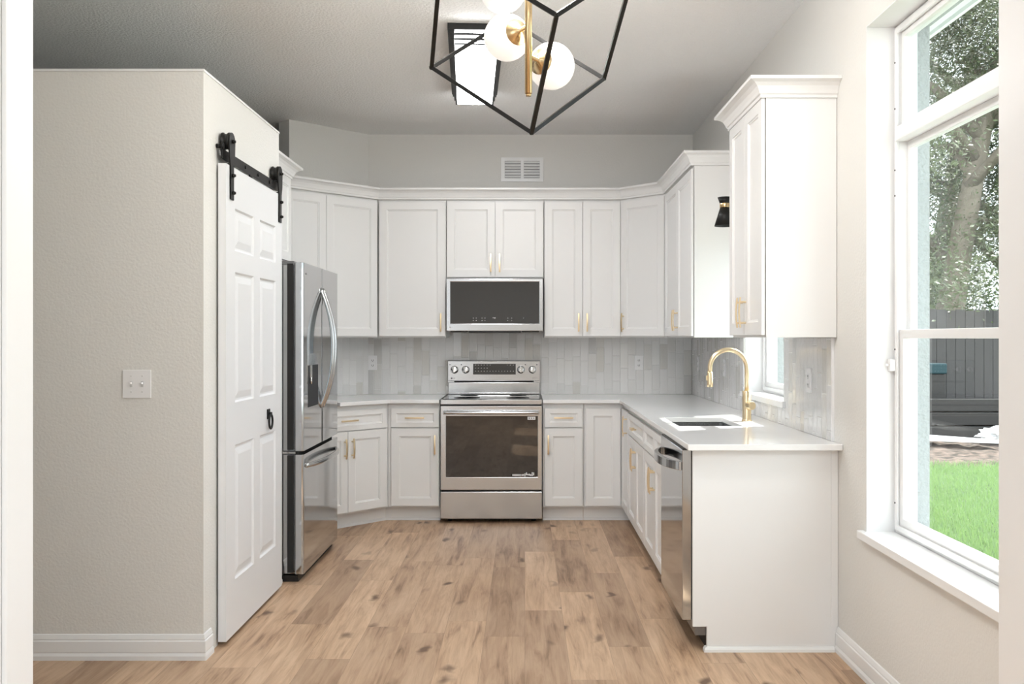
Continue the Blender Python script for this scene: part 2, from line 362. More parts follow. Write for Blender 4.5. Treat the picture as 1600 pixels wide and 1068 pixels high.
# ------------------------------------------------------------------ windows
def window(name, w, transom, meet, stool, latch=False):
    y0, y1, z0, z1 = w
    # liner of the opening (painted returns)
    root = struct(name, slab(B(), [y0, y0 + .004, y1 - .004, y1], [z0, z0 + .004, z1 - .004, z1], lambda y, z: not (y0 + .004 < y < y1 - .004 and z0 + .004 < z < z1 - .004), XR + .0005, XR + .118, 'yzx'), trim_m)
    a, b_, c, d = y0 + .005, y1 - .005, z0 + .005, z1 - .005
    XF = XR + .112
    def fr(bm, ya, yb, za, zb, t, x0, x1): return slab(bm, [ya, ya + t, yb - t, yb], [za, za + t, zb - t, zb], lambda y, z: not (ya + t < y < yb - t and za + t < z < zb - t), x0, x1, 'yzx')
    f = fr(B(), a, b_, c, d, .030, XF, XF + .075); fr(f, a + .012, b_ - .012, c + .012, d - .012, .022, XF - .008, XF)
    fo = obj('window_frame', f, trim_m, root, .002)
    if transom:
        obj('transom_bar', box(B(), XF - .014, XF + .07, a + .03, b_ - .03, transom[0], transom[1]), trim_m, root, .003)
        tb = obj('transom_sash', fr(B(), a + .03, b_ - .03, transom[1], d - .03, .022, XF + .012, XF + .05), trim_m, root, .002)
        obj('pane', box(B(), XF + .028, XF + .032, a + .052, b_ - .052, transom[1] + .022, d - .052), pane_m, tb)
        ut = transom[0]
    else: ut = d - .03
    up = obj('upper_sash', fr(B(), a + .03, b_ - .03, meet - .012, ut, .028, XF + .036, XF + .062), trim_m, root, .002)
    obj('pane', box(B(), XF + .047, XF + .051, a + .058, b_ - .058, meet + .016, ut - .028), pane_m, up)
    lo = obj('lower_sash', fr(B(), a + .03, b_ - .03, c + .03, meet + .022, .034, XF + .004, XF + .034), trim_m, root, .002)
    obj('pane', box(B(), XF + .017, XF + .021, a + .064, b_ - .064, c + .064, meet - .012), pane_m, lo)
    st = box(B(), stool, XR + .11, y0 - .0, y1 + .0, z0 - .026, z0 + .006) if False else prism(B(), [(stool, y0 - .03), (XR - .0005, y0 - .03), (XR - .0005, y0 + .001), (XR + .11, y0 + .001), (XR + .11, y1 - .001), (XR - .0005, y1 - .001), (XR - .0005, y1 + .03), (stool, y1 + .03)], z0 - .026, z0 + .006)
    bmesh.ops.recalc_face_normals(st, faces=st.faces)
    obj('window_sill', st, trim_m, root, .003)
    if latch:
        l = box(B(), XF - .030, XF - .008, y1 - .030, y1 - .006, 1.215, 1.262); cyl(l, (XF - .030, y1 - .018, 1.238), (XF - .042, y1 - .018, 1.238), .005, 10)
        obj('latch', l, white_pl, root, .002)
        for z in (1.90, 2.0, 2.24, 2.42, 1.30, .70):
            obj('screw', cyl(B(), (XF - .0005, y1 - .024, z), (XF - .010, y1 - .024, z), .0035, 8), gap_m, root)
    return root
window('window_1', W1, (2.11, 2.165), 1.355, 1.318, True)
window('window_2', W2, None, 1.59, 1.318)
window('added_light_window', W3, (2.11, 2.165), 1.355, 1.318)  # unseen, added behind the camera to let in sun and sky light

# ------------------------------------------------------------------ cabinetry
TD = .019                                 # door thickness
def shaker(bm, x0, x1, z0, z1, rail=.057, y=-TD, small=False):
    """front faces -y; back at y=0"""
    r = rail
    def ring(i, yy): return [bm.verts.new(p) for p in ((x0 + i, yy, z0 + i), (x1 - i, yy, z0 + i), (x1 - i, yy, z1 - i), (x0 + i, yy, z1 - i))]
    rs = [ring(0, -.0045), ring(0, y + .0012), ring(.0012, y), ring(r, y), ring(r + .003, y + .004), ring(r + .009, y + .0055), ring(r + .011, y + .009)]
    for a, b in zip(rs, rs[1:]):
        for j in range(4): bm.faces.new((a[j], a[(j + 1) % 4], b[(j + 1) % 4], b[j]))
    bm.faces.new(rs[-1]); bm.faces.new(rs[0][::-1])
    return bm
def pull(parent, x, z, vert=True, ln=.14, y=-TD):
    b = B(); k = .5 * ln; st = 10; rings = []
    ax = Vector((0, 0, 1)) if vert else Vector((1, 0, 0)); sd = Vector((1, 0, 0)) if vert else Vector((0, 0, 1)); c = Vector((x, y - .026, z))
    for i in range(st + 1):
        u = -1 + 2 * i / st; off = Vector((0, -.006 * (1 - u * u), 0)); p = c + ax * (u * k) + off
        rings.append([b.verts.new(p + sd * q * .0058 + Vector((0, w, 0))) for q, w in ((-1, -.0035), (1, -.0035), (1, .0035), (-1, .0035))])
    for q in range(st):
        for j in range(4): b.faces.new((rings[q][j], rings[q][(j + 1) % 4], rings[q + 1][(j + 1) % 4], rings[q + 1][j]))
    b.faces.new(rings[0]); b.faces.new(rings[-1])
    for s in (-1, 1):
        p = c + ax * s * .048; cyl(b, (p.x, y - .0003, p.z), (p.x, y - .028, p.z), .005, 10)
    bmesh.ops.recalc_face_normals(b, faces=b.faces)
    return obj('handle', b, gold_m, parent, .0012)
def front(kind, parent, x0, x1, z0, z1, handle=None, rail=.057):
    o = obj(kind, shaker(B(), x0, x1, z0, z1, rail), cab_m, parent)
    if handle: pull(o, handle[1], handle[2], handle[0] == 'v')
    return o
G = .0015
ZU0, ZU1 = 1.347, 2.40
HZ = 1.462
def upper(label, loc, rz, w, splits, z0=ZU0, z1=ZU1, depth=.305, handles=(), margin=.004, name='wall_cabinet', dz0=.010, dz1=.018, body=None):
    """splits: door x edges from 0..w ; loc is the front-left foot of the box face"""
    t = thing(name, label, 'cabinet', (loc[0], loc[1], z0), rz, 'white shaker wall cabinets')
    H = z1 - z0
    obj('cabinet_box', body() if body else box(B(), 0.0008, w - .0008, 0, depth, 0, H), cab_m, t, .001)
    for i in range(len(splits) - 1):
        h = handles[i] if i < len(handles) else None
        hh = ('v', h, (.115 if z0 == ZU0 else .115)) if h is not None else None
        front('door', t, splits[i] + G, splits[i + 1] - G, dz0, H - dz1, hh)
    return t
YF = 6.864                                # box face of the back uppers (door face at 6.845)
DU = YB - YF - .002
# diagonal left: two doors (frame: local x runs up-right along the diagonal)
q = math.sqrt(.5)
def dloc(s0, off):                        # point on left diagonal: s0 along from corner going down-left, off from wall
    return (XD - s0 * q + off * q, YD - s0 * q - off * q)
LU = .80                                  # length of the upper run along its box face
cu = (XD + .306 * .4142, YF)              # corner of the face planes
p0 = (cu[0] - LU * q, cu[1] - LU * q)
def body_du():                            # plan in local frame: x along face, y back into the wall
    b = B(); prism(b, [(0, 0), (LU - .001, 0), (LU - .127, .304), (.02, .304)], 0, ZU1 - ZU0); bmesh.ops.recalc_face_normals(b, faces=b.faces); return b
upper('white two-door wall cabinet set diagonally across the corner above the refrigerator end of the counter', p0, R(45), LU, [0, .335, .785], handles=(), body=body_du)
upper('tall single-door white wall cabinet just left of the microwave', (-1.122, YF), 0, 1.122 - .602, [.008, .516], handles=(.482,), depth=DU)
t = upper('short two-door white wall cabinet directly above the microwave', (-.600, YF), 0, .746, [.004, .374, .742], z0=1.80, z1=ZU1, handles=(.340, .408), dz0=.008, depth=DU)
upper('tall two-door white wall cabinet just right of the microwave', (.148, YF), 0, .587, [.003, .2945, .584], handles=(.262, .327), depth=DU)
# right diagonal corner cabinet
def body_dc():
    # local frame rz=-45: world = loc + R(-45)*(x,y)
    pts = [(.735, YF), (1.039, 6.56), (XR - .002, 6.56), (XR - .002, YB - .002), (.735, YB - .002)]
    b = B(); M = Matrix.Rotation(R(45), 2); l0 = Vector((.737, YF))
    prism(b, [tuple(M @ (Vector(p) - l0)) for p in pts], 0, ZU1 - ZU0); bmesh.ops.recalc_face_normals(b, faces=b.faces); return b
wd = math.hypot(1.039 - .737, YF - 6.56)
upper('single-door white wall cabinet set diagonally across the far right corner', (.737, YF), R(-45), wd, [.010, wd - .010], handles=(.042,), body=body_dc)
# right wall uppers: local x runs toward the camera, faces -X
upper('two-door white wall cabinet on the window wall beyond the black sconce', (1.039, 6.558), R(-90), 1.066, [.02, .55, 1.063], handles=(.52, .58), depth=.304)
tall = upper('white two-door wall cabinet nearest the camera, hanging over the end of the counter', (1.039, 4.47), R(-90), .613, [.003, .306, .610], handles=(.276, .336), depth=.304)
# cabinet above the refrigerator faces +X
frc = upper('white two-door cabinet mounted above the stainless refrigerator', (-1.54, 4.935), R(90), .90, [.003, .45, .897], z0=1.83, z1=ZU1, handles=(), depth=.55)
# crown moulding
CP = [(0, 2.375), (.004, 2.375), (.005, 2.388), (.010, 2.392), (.014, 2.405), (.022, 2.422), (.034, 2.434), (.047, 2.440), (.053, 2.442), (.053, 2.456), (0, 2.456)]
fx = TD + .001
cf = (XD + (.306 + fx) * .4142, YF - fx)
run = [(cf[0] - LU * q, cf[1] - LU * q), cf, (.737 - .0, YF - fx), (1.039 - fx, 6.562), (1.039 - fx, 5.491), (XR - .001, 5.491)]
tag(obj('crown_molding', sweep(B(), [(o, z + .0262) for o, z in CP], run), cab_m), 'long white crown moulding running along the tops of the back wall cabinets', 'moulding')
CPl = [(o, z - 0) for o, z in CP]
def world_part(name, bm, m, parent, bevel=0):
    rot = Matrix.Rotation(-parent.rotation_euler.z, 4, 'Z')
    bmesh.ops.translate(bm, verts=bm.verts, vec=-parent.location); bmesh.ops.transform(bm, matrix=rot, verts=bm.verts)
    return obj(name, bm, m, parent, bevel)
world_part('crown', sweep(B(), [(o * 1.15, z + .002) for o, z in CP], [(XR - .001, 4.471), (1.039 - fx, 4.471), (1.039 - fx, 3.856), (XR - .001, 3.856)]), cab_m, tall)
world_part('crown', sweep(B(), [(o * 1.15, z + .002) for o, z in CP], [(-1.54 + fx, 4.936), (-1.54 + fx, 5.836), (-2.09, 5.836)]), cab_m, frc)

ZB = .868; YFB = 6.56; DB = YB - YFB - .002       # base cabinets (door face at 6.54)
def base_cab(label, loc, rz, w, doors=(), drawers=(), depth=DB, body=None, toe=True, kick=None, toe_x=None, false_front=()):
    t = thing('base_cabinet', label, 'cabinet', (loc[0], loc[1], 0), rz, 'white shaker base cabinets')
    if body: body(t)
    else: obj('cabinet_box', box(B(), .0008, w - .0008, 0, depth, .105, ZB), cab_m, t, .001)
    if toe:
        k = B(); x0, x1 = toe_x or (.0008, w - .0008)
        box(k, x0, x1, .068, .08, 0, .105); sweepk = [(x0, .068), (x1, .068)]
        sweep(k, [(0, 0), (.014, 0), (.013, .008), (.007, .015), (0, .017)], sweepk)
        obj('toe_kick', k, cab_m, t)
    for x0, x1, z0, z1, h in doors: front('door', t, x0 + G, x1 - G, z0, z1, h)
    for x0, x1, z0, z1, h in drawers: front('drawer', t, x0 + G, x1 - G, z0, z1, h, .036)
    for x0, x1, z0, z1, h in false_front: front('false_drawer_front', t, x0 + G, x1 - G, z0, z1, h, .036)
    return t
Zd0, Zd1, Zr0, Zr1 = .118, .685, .692, .832
HB = .567; HD = .763
# left of the range
base_cab('narrow white base cabinet with one drawer and one door, left of the range', (-1.0, YFB), 0, .378, [(.022, .374, Zd0, Zd1, ('v', .345, HB))], [(.022, .374, Zr0, Zr1, ('h', .198, HD))], toe_x=(-.029, .377),
         body=lambda t: obj('cabinet_box', (lambda b: (prism(b, [(-.001, 0), (.377, 0), (.377, DB), (-.25, DB)], .105, ZB), bmesh.ops.recalc_face_normals(b, faces=b.faces))[0])(B()), cab_m, t, .001))
cb = (XD + .61 * .4142, YFB); LB = .74
pb = (cb[0] - LB * q, cb[1] - LB * q)
def body_db(t):
    b = B(); prism(b, [(0, 0), (LB - .002, 0), (LB - .255, .606), (.01, .606)], .105, ZB); bmesh.ops.recalc_face_normals(b, faces=b.faces)
    obj('cabinet_box', b, cab_m, t, .001)
base_cab('white base cabinet set diagonally beside the refrigerator, wide drawer over two doors', pb, R(45), LB,
         [(.05, .383, Zd0, Zd1, ('v', .352, HB)), (.383, .716, Zd0, Zd1, ('v', .414, HB))], [(.05, .716, Zr0, Zr1, ('h', .383, HD))], body=body_db, toe_x=(.0, LB + .029))
# right of the range
base_cab('narrow white base cabinet with one drawer and one door, right of the range', (.131, YFB), 0, .300, [(.012, .292, Zd0, Zd1, ('v', .040, HB))], [(.012, .292, Zr0, Zr1, ('h', .152, HD))])
XB = .724                                          # box face of the right run (doors at .705)
def body_corner(t):
    b = B(); b = prism(b, [(0, 0), (XB - .433, 0), (XB - .433, -.43), (XR - .002 - .433, -.43), (XR - .002 - .433, DB), (0, DB)], .105, ZB)
    bmesh.ops.recalc_face_normals(b, faces=b.faces); obj('cabinet_box', b, cab_m, t, .001)
    dd = obj('door', (lambda bb: (shaker(bb, .008, .385, Zd0, Zr1), bmesh.ops.transform(bb, matrix=Matrix.Translation((XB - .433, -.022, 0)) @ Matrix.Rotation(R(-90), 4, 'Z'), verts=bb.verts))[0])(B()), cab_m, t)
    h = pull(dd, 0.355, .735); h.data.transform(Matrix.Translation((XB - .433, -.022, 0)) @ Matrix.Rotation(R(-90), 4, 'Z'))
    k = B(); box(k, XB - .433 + .068, XB - .433 + .08, -.43, .068, 0, .105); obj('toe_kick', k, cab_m, t)
base_cab('L-shaped white corner base cabinet with two full-height doors, far right corner', (.433, YFB), 0, .29, [(.010, .268, Zd0, Zr1, None)], body=body_corner, toe_x=(0, XB - .433 + .07))
# right run, local x toward the camera
y = 6.128
base_cab('white base cabinet with one drawer over two doors, between corner and sink', (XB, y), R(-90), .816, [(.006, .410, Zd0, Zd1, ('v', .384, HB)), (.410, .810, Zd0, Zd1, ('v', .436, HB))], [(.006, .810, Zr0, Zr1, ('h', .41, HD))], depth=XR - XB - .002)
def body_sink(t):
    b = B(); w = .836; d = XR - XB - .002
    box(b, .0008, w - .0008, 0, d, .105, .60); box(b, .0008, w - .0008, 0, .018, .60, ZB); box(b, .0008, .018, .018, d, .60, ZB); box(b, w - .018, w - .0008, .018, d, .60, ZB)
    obj('cabinet_box', b, cab_m, t, .001)
base_cab('white two-door sink base cabinet beside the dishwasher', (XB, y - .818), R(-90), .836, [(.006, .418, Zd0, Zd1, ('v', .392, HB)), (.418, .830, Zd0, Zd1, ('v', .444, HB))], [], body=body_sink, false_front=[(.006, .418, Zr0, Zr1, None), (.418, .830, Zr0, Zr1, None)])
# end panel
t = thing('end_panel', 'plain white end panel closing the counter run beside the dishwasher', 'cabinet panel', (1.0, 3.857, 0))
b = B(); b2 = [(XB - .003, .105), (XB + .058, .105), (XB + .058, 0), (XR - .001, 0), (XR - .001, ZB), (XB - .003, ZB)]
vs0 = [b.verts.new((x, 3.847, z)) for x, z in b2]; vs1 = [b.verts.new((x, 3.866, z)) for x, z in b2]
b.faces.new(vs0); b.faces.new(vs1[::-1])
for i in range(6): b.faces.new((vs0[i], vs0[(i + 1) % 6], vs1[(i + 1) % 6], vs1[i]))
bmesh.ops.recalc_face_normals(b, faces=b.faces)
obj('panel', b, cab_m, t, .0015, True)
obj('scribe_strip', box(B(), XR - .030, XR - .0012, 3.8425, 3.8465, .108, ZB), cab_m, t, .001, True)
obj('shoe_molding', sweep(B(), [(0, 0), (.014, 0), (.013, .010), (.007, .019), (0, .021)], [(XB + .0575, 3.866), (XB + .0575, 3.8465), (XR - .018, 3.8465)]), cab_m, t, 0, True)

# ------------------------------------------------------------------ worktops
ZT = .895
SX0, SX1, SY0, SY1 = .790, 1.115, 4.58, 5.07
b = slab(B(), [.131, .690, SX0, SX1, XR - .001], [3.785, SY0, SY1, 6.512, YB - .001], lambda x, y: (x > .69 or y > 6.512) and not (SX0 < x < SX1 and SY0 < y < SY1), ZB + .0005, ZT)
tag(obj('countertop', b, quartz_m, None, .003), 'white quartz L-shaped worktop holding the sink and gold faucet', 'countertop')
co = (XD + .658 * .4142, 6.512); lc = .72
b = prism(B(), [(-.622, 6.512), (-.622, YB - .001), (XD, YB - .001), (XD - .49, YB - .491), (XD - .49 + .655 * q, YB - .491 - .655 * q), co], ZB + .0005, ZT)
bmesh.ops.recalc_face_normals(b, faces=b.faces)
tag(obj('countertop', b, quartz_m, None, .003), 'white quartz worktop left of the range, angled toward the refrigerator', 'countertop')
# ------------------------------------------------------------------ backsplash
tb = thing('tile_backsplash', 'glossy pale grey vertical tile backsplash on the back wall behind the range', 'backsplash', (0, YB, ZT))
obj('tiles', box(B(), XD + .004, XR - .011, YB - .010, YB - .0005, ZT + .001, ZU0 + .06), tile_m, tb, 0, True)
tb = thing('tile_backsplash', 'pale vertical tile backsplash on the diagonal wall near the refrigerator', 'backsplash', (XD - .5 * q * 1.0 + 0, YB - .5 * q, ZT), R(45))
obj('tiles', box(B(), -.19, .495, -.010, -.0005, .001, ZU0 - ZT - .002), tile_m, tb)
tb = thing('tile_backsplash', 'shiny vertical tile backsplash on the window wall around the sink window', 'backsplash', (XR, 3.9, ZT), R(90))
b = slab(B(), [0, W2[0] - 3.9 - .031, W2[0] - 3.9, W2[1] - 3.9, W2[1] - 3.9 + .031, YB - 3.9 - .001], [.001, W2[2] - ZT - .027, W2[2] - ZT + .007, ZU0 - ZT - .002],
         lambda u, v: not (W2[0] - 3.9 < u < W2[1] - 3.9 and v > W2[2] - ZT - .027) and not (W2[0] - 3.931 < u < W2[1] - 3.869 and W2[2] - ZT - .027 < v < W2[2] - ZT + .007), .0005, .010, 'xzy')
obj('tiles', b, tile_m, tb)
obj('edge_strip', box(B(), -.009, -.0005, .0005, .012, .001, ZU0 - ZT - .002), trim_m, tb)

# outlets and switches: built facing -y at origin
def outlet(label, loc, rz, group=None, kind='outlet', w=.070, hgt=.115):
    t = thing('wall_outlet' if kind == 'outlet' else 'light_switch', label, 'outlet' if kind == 'outlet' else 'light switch', loc, rz, group or ('outlet plates in the backsplash' if kind == 'outlet' else None))
    obj('cover_plate', box(B(), -w / 2, w / 2, -.005, 0, -hgt / 2, hgt / 2), white_pl, t, .0015)
    if kind == 'outlet':
        for s in (1, -1):
            rc = obj('receptacle', box(B(), -.017, .017, -.0075, -.0052, s * .020 - .014, s * .020 + .014), white_pl, t, .002)
            sl = B(); box(sl, -.008, -.005, -.0082, -.0076, s * .020 - .004, s * .020 + .006); box(sl, .005, .008, -.0082, -.0076, s * .020 - .004, s * .020 + .006); cyl(sl, (0, -.0076, s * .020 - .009), (0, -.0082, s * .020 - .009), .0025, 8)
            obj('slot', sl, gap_m, rc)
    else:
        for x in ((-.023, .023) if w > .1 else (0,)):
            b = box(B(), x - .005, x + .005, -.0062, -.0052, -.012, .012); obj('toggle_slot', b, print_m, t)
            b = box(B(), x - .004, x + .004, -.018, -.0063, .000, .008); obj('toggle', b, white_pl, t, .001)
            for z in (-.033, .033): obj('screw', cyl(B(), (x, -.0065, z), (x, -.0051, z), .003, 8), print_m, t)
    return t
outlet('white duplex outlet in the tile left of the range', (-1.245 + .03, YB - .0105, 1.145), 0)
outlet('white duplex outlet in the tile right of the range', (.911, YB - .0105, 1.145), 0)
outlet('white outlet plate on the window wall tile, nearer the far corner', (XR - .0105, 6.88, 1.145), R(-90))
outlet('white outlet plate on the window wall tile, just beyond the sink window', (XR - .0105, 5.98, 1.145), R(-90))
outlet('white outlet plate on the window wall tile near the end of the counter', (XR - .0105, 4.20, 1.145), R(-90))
outlet('white double toggle switch plate on the plain greige wall beside the sliding door', (-1.622, YP - .0005, 1.152), 0, kind='switch', w=.118, hgt=.117)

# ------------------------------------------------------------------ range
XA, XC = -.612, .125; xm = (XA + XC) / 2; YR = 6.49
t = thing('range', 'stainless steel freestanding electric range with black glass oven door', 'range', (xm, 6.83, 0))
obj('body', (lambda b: (box(b, XA + .004, XC - .004, YR + .055, 7.09, .035, .868), box(b, XA + .02, XC - .02, YR + .06, 7.05, .02, .035))[0])(B()), steeld_m, t, .002, True)
for x in (XA + .06, XC - .06):
    for y in (YR + .12, 7.0): obj('foot', cyl(B(), (x, y, 0.0), (x, y, .0195), .018, 12), blackp_m, t, 0, True)
b = B(); box(b, XA, XC, YR + .005, YR + .05, .862, .897); obj('front_trim', b, steel_m, t, .004, True)
b = B(); box(b, XA + .012, XC - .012, YR + .051, 7.07, .880, .8995); ck = obj('cooktop', b, glassb_m, t, .002, True)
for i, (x, y, r) in enumerate(((-.43, 6.66, .10), (-.05, 6.66, .09), (-.43, 6.93, .07), (-.05, 6.93, .07))):
    b = lathe(B(), [(r, .8997), (r, .9000), (r - .003, .9000), (r - .003, .8997)], (x, y, 0), 40); obj('burner_ring', b, print_m, ck, 0, True)
# oven door
dr = obj('oven_door', slab(B(), [XA, XA + .042, XC - .033, XC], [.243, .337, .777, .852], lambda x, z: not (XA + .042 < x < XC - .033 and .337 < z < .777), YR, YR + .05, 'xzy'), steel_m, t, .004, True)
obj('window', box(B(), XA + .0405, XC - .0315, YR + .0015, YR + .02, .3355, .7785), glassb_m, dr, 0, True)
b = B(); hz = .806
pts = [(XA + .028 + (XC - XA - .056) * i / 24, YR - .040 - .012 * (1 - ((i - 12) / 12) ** 2), hz) for i in range(25)]
tube(b, pts, .0125, 14)
for x in (XA + .034, XC - .034): box(b, x - .012, x + .012, YR - .040, YR - .0005, hz - .013, hz + .013)
obj('handle', b, steel_m, dr, .002, True)
b = box(B(), XC - .105, XC - .048, YR - .0005, YR + .0012, .752, .774); st_ = obj('sticker', b, white_pl, dr, 0, True)
bb = B()
for k in range(3): cyl(bb, (XC - .092 + k * .016, YR - .0006, .763), (XC - .092 + k * .016, YR - .0012, .763), .0045, 10)
obj('sticker_icon', bb, steeld_m, st_, 0, True)
b = box(B(), XC - .215, XC - .052, YR - .0002, YR + .0012, .343, .372)
obj('sticker', box(B(), XC - .215, XC - .152, YR - .0003, YR + .0012, .345, .358), print_m, dr, 0, True)
b.free()
b = B()
random.seed(4)
for k in range(9):
    x = XC - .148 + k * .0105; box(b, x, x + .007, YR - .0004, YR + .0012, .343 + random.random() * .008, .356 + random.random() * .018)
obj('sticker', b, white_pl, dr, 0, True)
obj('storage_drawer', box(B(), XA, XC, YR, YR + .05, .036, .231), steel_m, t, .004, True)
obj('dark_gap', box(B(), XA + .006, XC - .006, YR + .012, YR + .054, .231, .243), gap_m, t, 0, True)
obj('dark_gap', box(B(), XA + .004, XC - .004, YR + .010, YR + .054, .852, .863), gap_m, t, 0, True)
# backguard
XG0, XG1 = XA + .003, XC - .004; YG = 7.085
obj('rear_riser', (lambda b: (box(b, XG0 + .004, XG1 - .004, YG + .004, 7.155, .8998, .992), box(b, XG0 + .004, XG1 - .004, YG - .012, YG + .004, .8998, .912))[0])(B()), steel_m, t, .003, True)
obj('vent_gap', box(B(), XG0 + .05, XG1 - .05, YG + .0085, 7.15, .992, 1.004), gap_m, t, 0, True)
obj('hinge_cover', box(B(), XG0, XG0 + .05, YG + .002, 7.15, .992, 1.004), steel_m, t, .001, True)
obj('hinge_cover', box(B(), XG1 - .05, XG1, YG + .002, 7.15, .992, 1.004), steel_m, t, .001, True)
cpn = obj('control_panel', box(B(), XG0, XG1, YG, 7.157, 1.004, 1.162), steel_m, t, .003, True)
obj('panel_cap', box(B(), XG0 - .001, XG1 + .001, YG - .001, 7.158, 1.1625, 1.167), steeld_m, t, 0, True)
dsp = obj('display', box(B(), XG0 + .200, XG0 + .537, YG - .001, YG + .001, 1.055, 1.140), glassb_m, t, 0, True)
bb = B()
random.seed(2)
for row, z in enumerate((1.128, 1.104, 1.080)):
    for k in range(14):
        if (row == 0 and 5 < k < 11) or (row == 1 and k > 4): continue
        x = XG0 + .215 + k * .023; obj('display_mark', box(B(), x, x + .009, YG - .0016, YG - .0011, z, z + .0035), print_m, dsp, 0, True)
for i, x in enumerate((-.556, -.467, -.031, .060)):
    kn = obj('knob', lathe(B(), [(.031, YG - .002), (.031, YG - .010), (.026, YG - .030), (.022, YG - .033), (.0, YG - .033)], (x, 0, 1.094), 28, 'y'), knob_m, t, 0, True)
    bmk = box(B(), x - .005, x + .005, YG - .038, YG - .0335, 1.072, 1.116); obj('grip', bmk, knob_m, kn, .001, True)
    bmk = box(B(), x - .008, x + .008, YG - .034, YG - .012, 1.0655, 1.0735); obj('pointer', bmk, blackp_m, kn, 0, True)
    bb = box(B(), x + (-.040 if i < 2 else .030), x + (-.030 if i < 2 else .040), YG - .0008, YG + .0005, 1.128, 1.136); obj('knob_mark', bb, steeld_m, t, 0, True)
def logo(parent, x, y, z, s, m, wpos):
    o = root_loc(parent); c = Vector((x - o[0], y - o[1], z - o[2]))
    b = B(); cyl(b, c, c + Vector((0, -.0008, 0)), s * .62, 20); lg = obj('logo_disc', b, m, parent)
    text('logo_letters', 'LG', s * 1.3, m, parent, c + Vector((s * 1.7, -.0004, 0)), FRONT)
logo(t, XG0 + .030, YG - .0002, 1.025, .011, steeld_m, 0)
text('small_print', 'EasyClean', .010, steeld_m, t, (XG1 - .04 - xm, YG - .0005 - 6.83, 1.027), FRONT)

# ------------------------------------------------------------------ microwave
MX0, MX1, MY = -.594, .138, 6.77; mz0, mz1 = 1.396, 1.796
t = thing('microwave', 'stainless over-the-range microwave with dark glass door', 'microwave', ((MX0 + MX1) / 2, 6.95, mz0 - .012))
obj('body', box(B(), MX0 + .006, MX1 - .006, MY + .03, YB - .0115, mz0 + .004, mz1), steeld_m, t, .003, True)
gx0, gx1, gz0, gz1 = MX0 + .032, MX1 - .030, 1.452, 1.768
dr = obj('door', slab(B(), [MX0, gx0, gx1, MX1], [mz0, gz0, gz1, mz1 - .004], lambda x, z: not (gx0 < x < gx1 and gz0 < z < gz1), MY, MY + .029, 'xzy'), steel_m, t, .004, True)
obj('window', box(B(), gx0 - .001, gx1 + .001, MY + .0012, MY + .015, gz0 - .001, gz1 + .001), glassb_m, dr, 0, True)
bb = B()
for k in range(10):
    for z in (1.492, 1.474):
        if (k in (2, 7, 8)) or (z < 1.48 and k > 6): continue
        x = gx0 + .17 + k * .022 if k < 5 else gx0 + .28 + k * .030; obj('touch_mark', box(B(), x, x + .006, MY + .0006, MY + .0011, z, z + .004), print_m, dr, 0, True)
text('clock', '7:50', .014, white_pl, dr, (-.232 - root_loc(dr)[0], MY + .0008 - root_loc(dr)[1], 1.495 - root_loc(dr)[2]), FRONT)
obj('underside_vent', (lambda b: (box(b, MX0 + .17, MX1 - .17, MY + .012, MY + .30, mz0 - .012, mz0 + .0035), box(b, MX0 + .03, MX0 + .16, MY + .02, MY + .2, mz0 - .008, mz0 + .0035), box(b, MX1 - .16, MX1 - .03, MY + .02, MY + .2, mz0 - .008, mz0 + .0035))[0])(B()), blackp_m, t, .003, True)
logo(dr, MX0 + .030, MY - .0002, 1.424, .009, print_m, 0)

# ------------------------------------------------------------------ dishwasher (faces -X)
t = thing('dishwasher', 'stainless dishwasher with bowed bar handle near the end of the counter', 'dishwasher', (1.0, 4.17, 0))
DY0, DY1 = 3.868, 4.470; DX = .680
obj('body', box(B(), XB + .012, XR - .01, DY0 + .004, DY1 - .004, .06, ZB - .002), steeld_m, t, .002, True)
obj('toe_kick', box(B(), XB + .062, XB + .072, DY0 + .004, DY1 - .004, 0, .105), blackp_m, t, 0, True)
dd = obj('door', box(B(), DX, DX + .040, DY0, DY1 - .002, .127, .862), steelm_m, t, .003, True)
obj('control_strip', box(B(), DX + .003, DX + .040, DY0 + .002, DY1 - .004, .8625, .8675), blackp_m, dd, 0, True)
obj('door_gasket', box(B(), DX + .0405, DX + .050, DY0 + .012, DY1 - .008, .127, .862), gap_m, dd, 0, True)
b = B(); hz = .790
n = 22; prof = []
ya, yb_ = DY0 + .020, DY1 - .045
outer = []; inner = []
for i in range(n + 1):
    u = -1 + 2 * i / n; yy = (ya + yb_) / 2 + u * (yb_ - ya) / 2; bow = (1 - abs(u) ** 2.6)
    outer.append((DX - .008 - .062 * bow, yy)); inner.append((DX - .001 - .047 * bow if abs(u) < .98 else DX - .0005, yy))
for (A, Bq) in zip(range(n), range(1, n + 1)):
    pts = [outer[A], outer[Bq], inner[Bq], inner[A]]
    vs0 = [b.verts.new((x, y, hz - .020)) for x, y in pts]; vs1 = [b.verts.new((x, y, hz + .018)) for x, y in pts]
    b.faces.new(vs0); b.faces.new(vs1[::-1]); b.faces.new((vs0[0], vs0[1], vs1[1], vs1[0])); b.faces.new((vs0[2], vs0[3], vs1[3], vs1[2]))
box(b, DX - .012, DX - .0004, ya - .006, ya + .014, hz - .020, hz + .018); box(b, DX - .012, DX - .0004, yb_ - .014, yb_ + .006, hz - .020, hz + .018)
bmesh.ops.remove_doubles(b, verts=b.verts, dist=.0002); bmesh.ops.recalc_face_normals(b, faces=b.faces)
obj('handle', b, steel_m, dd, .002, True)

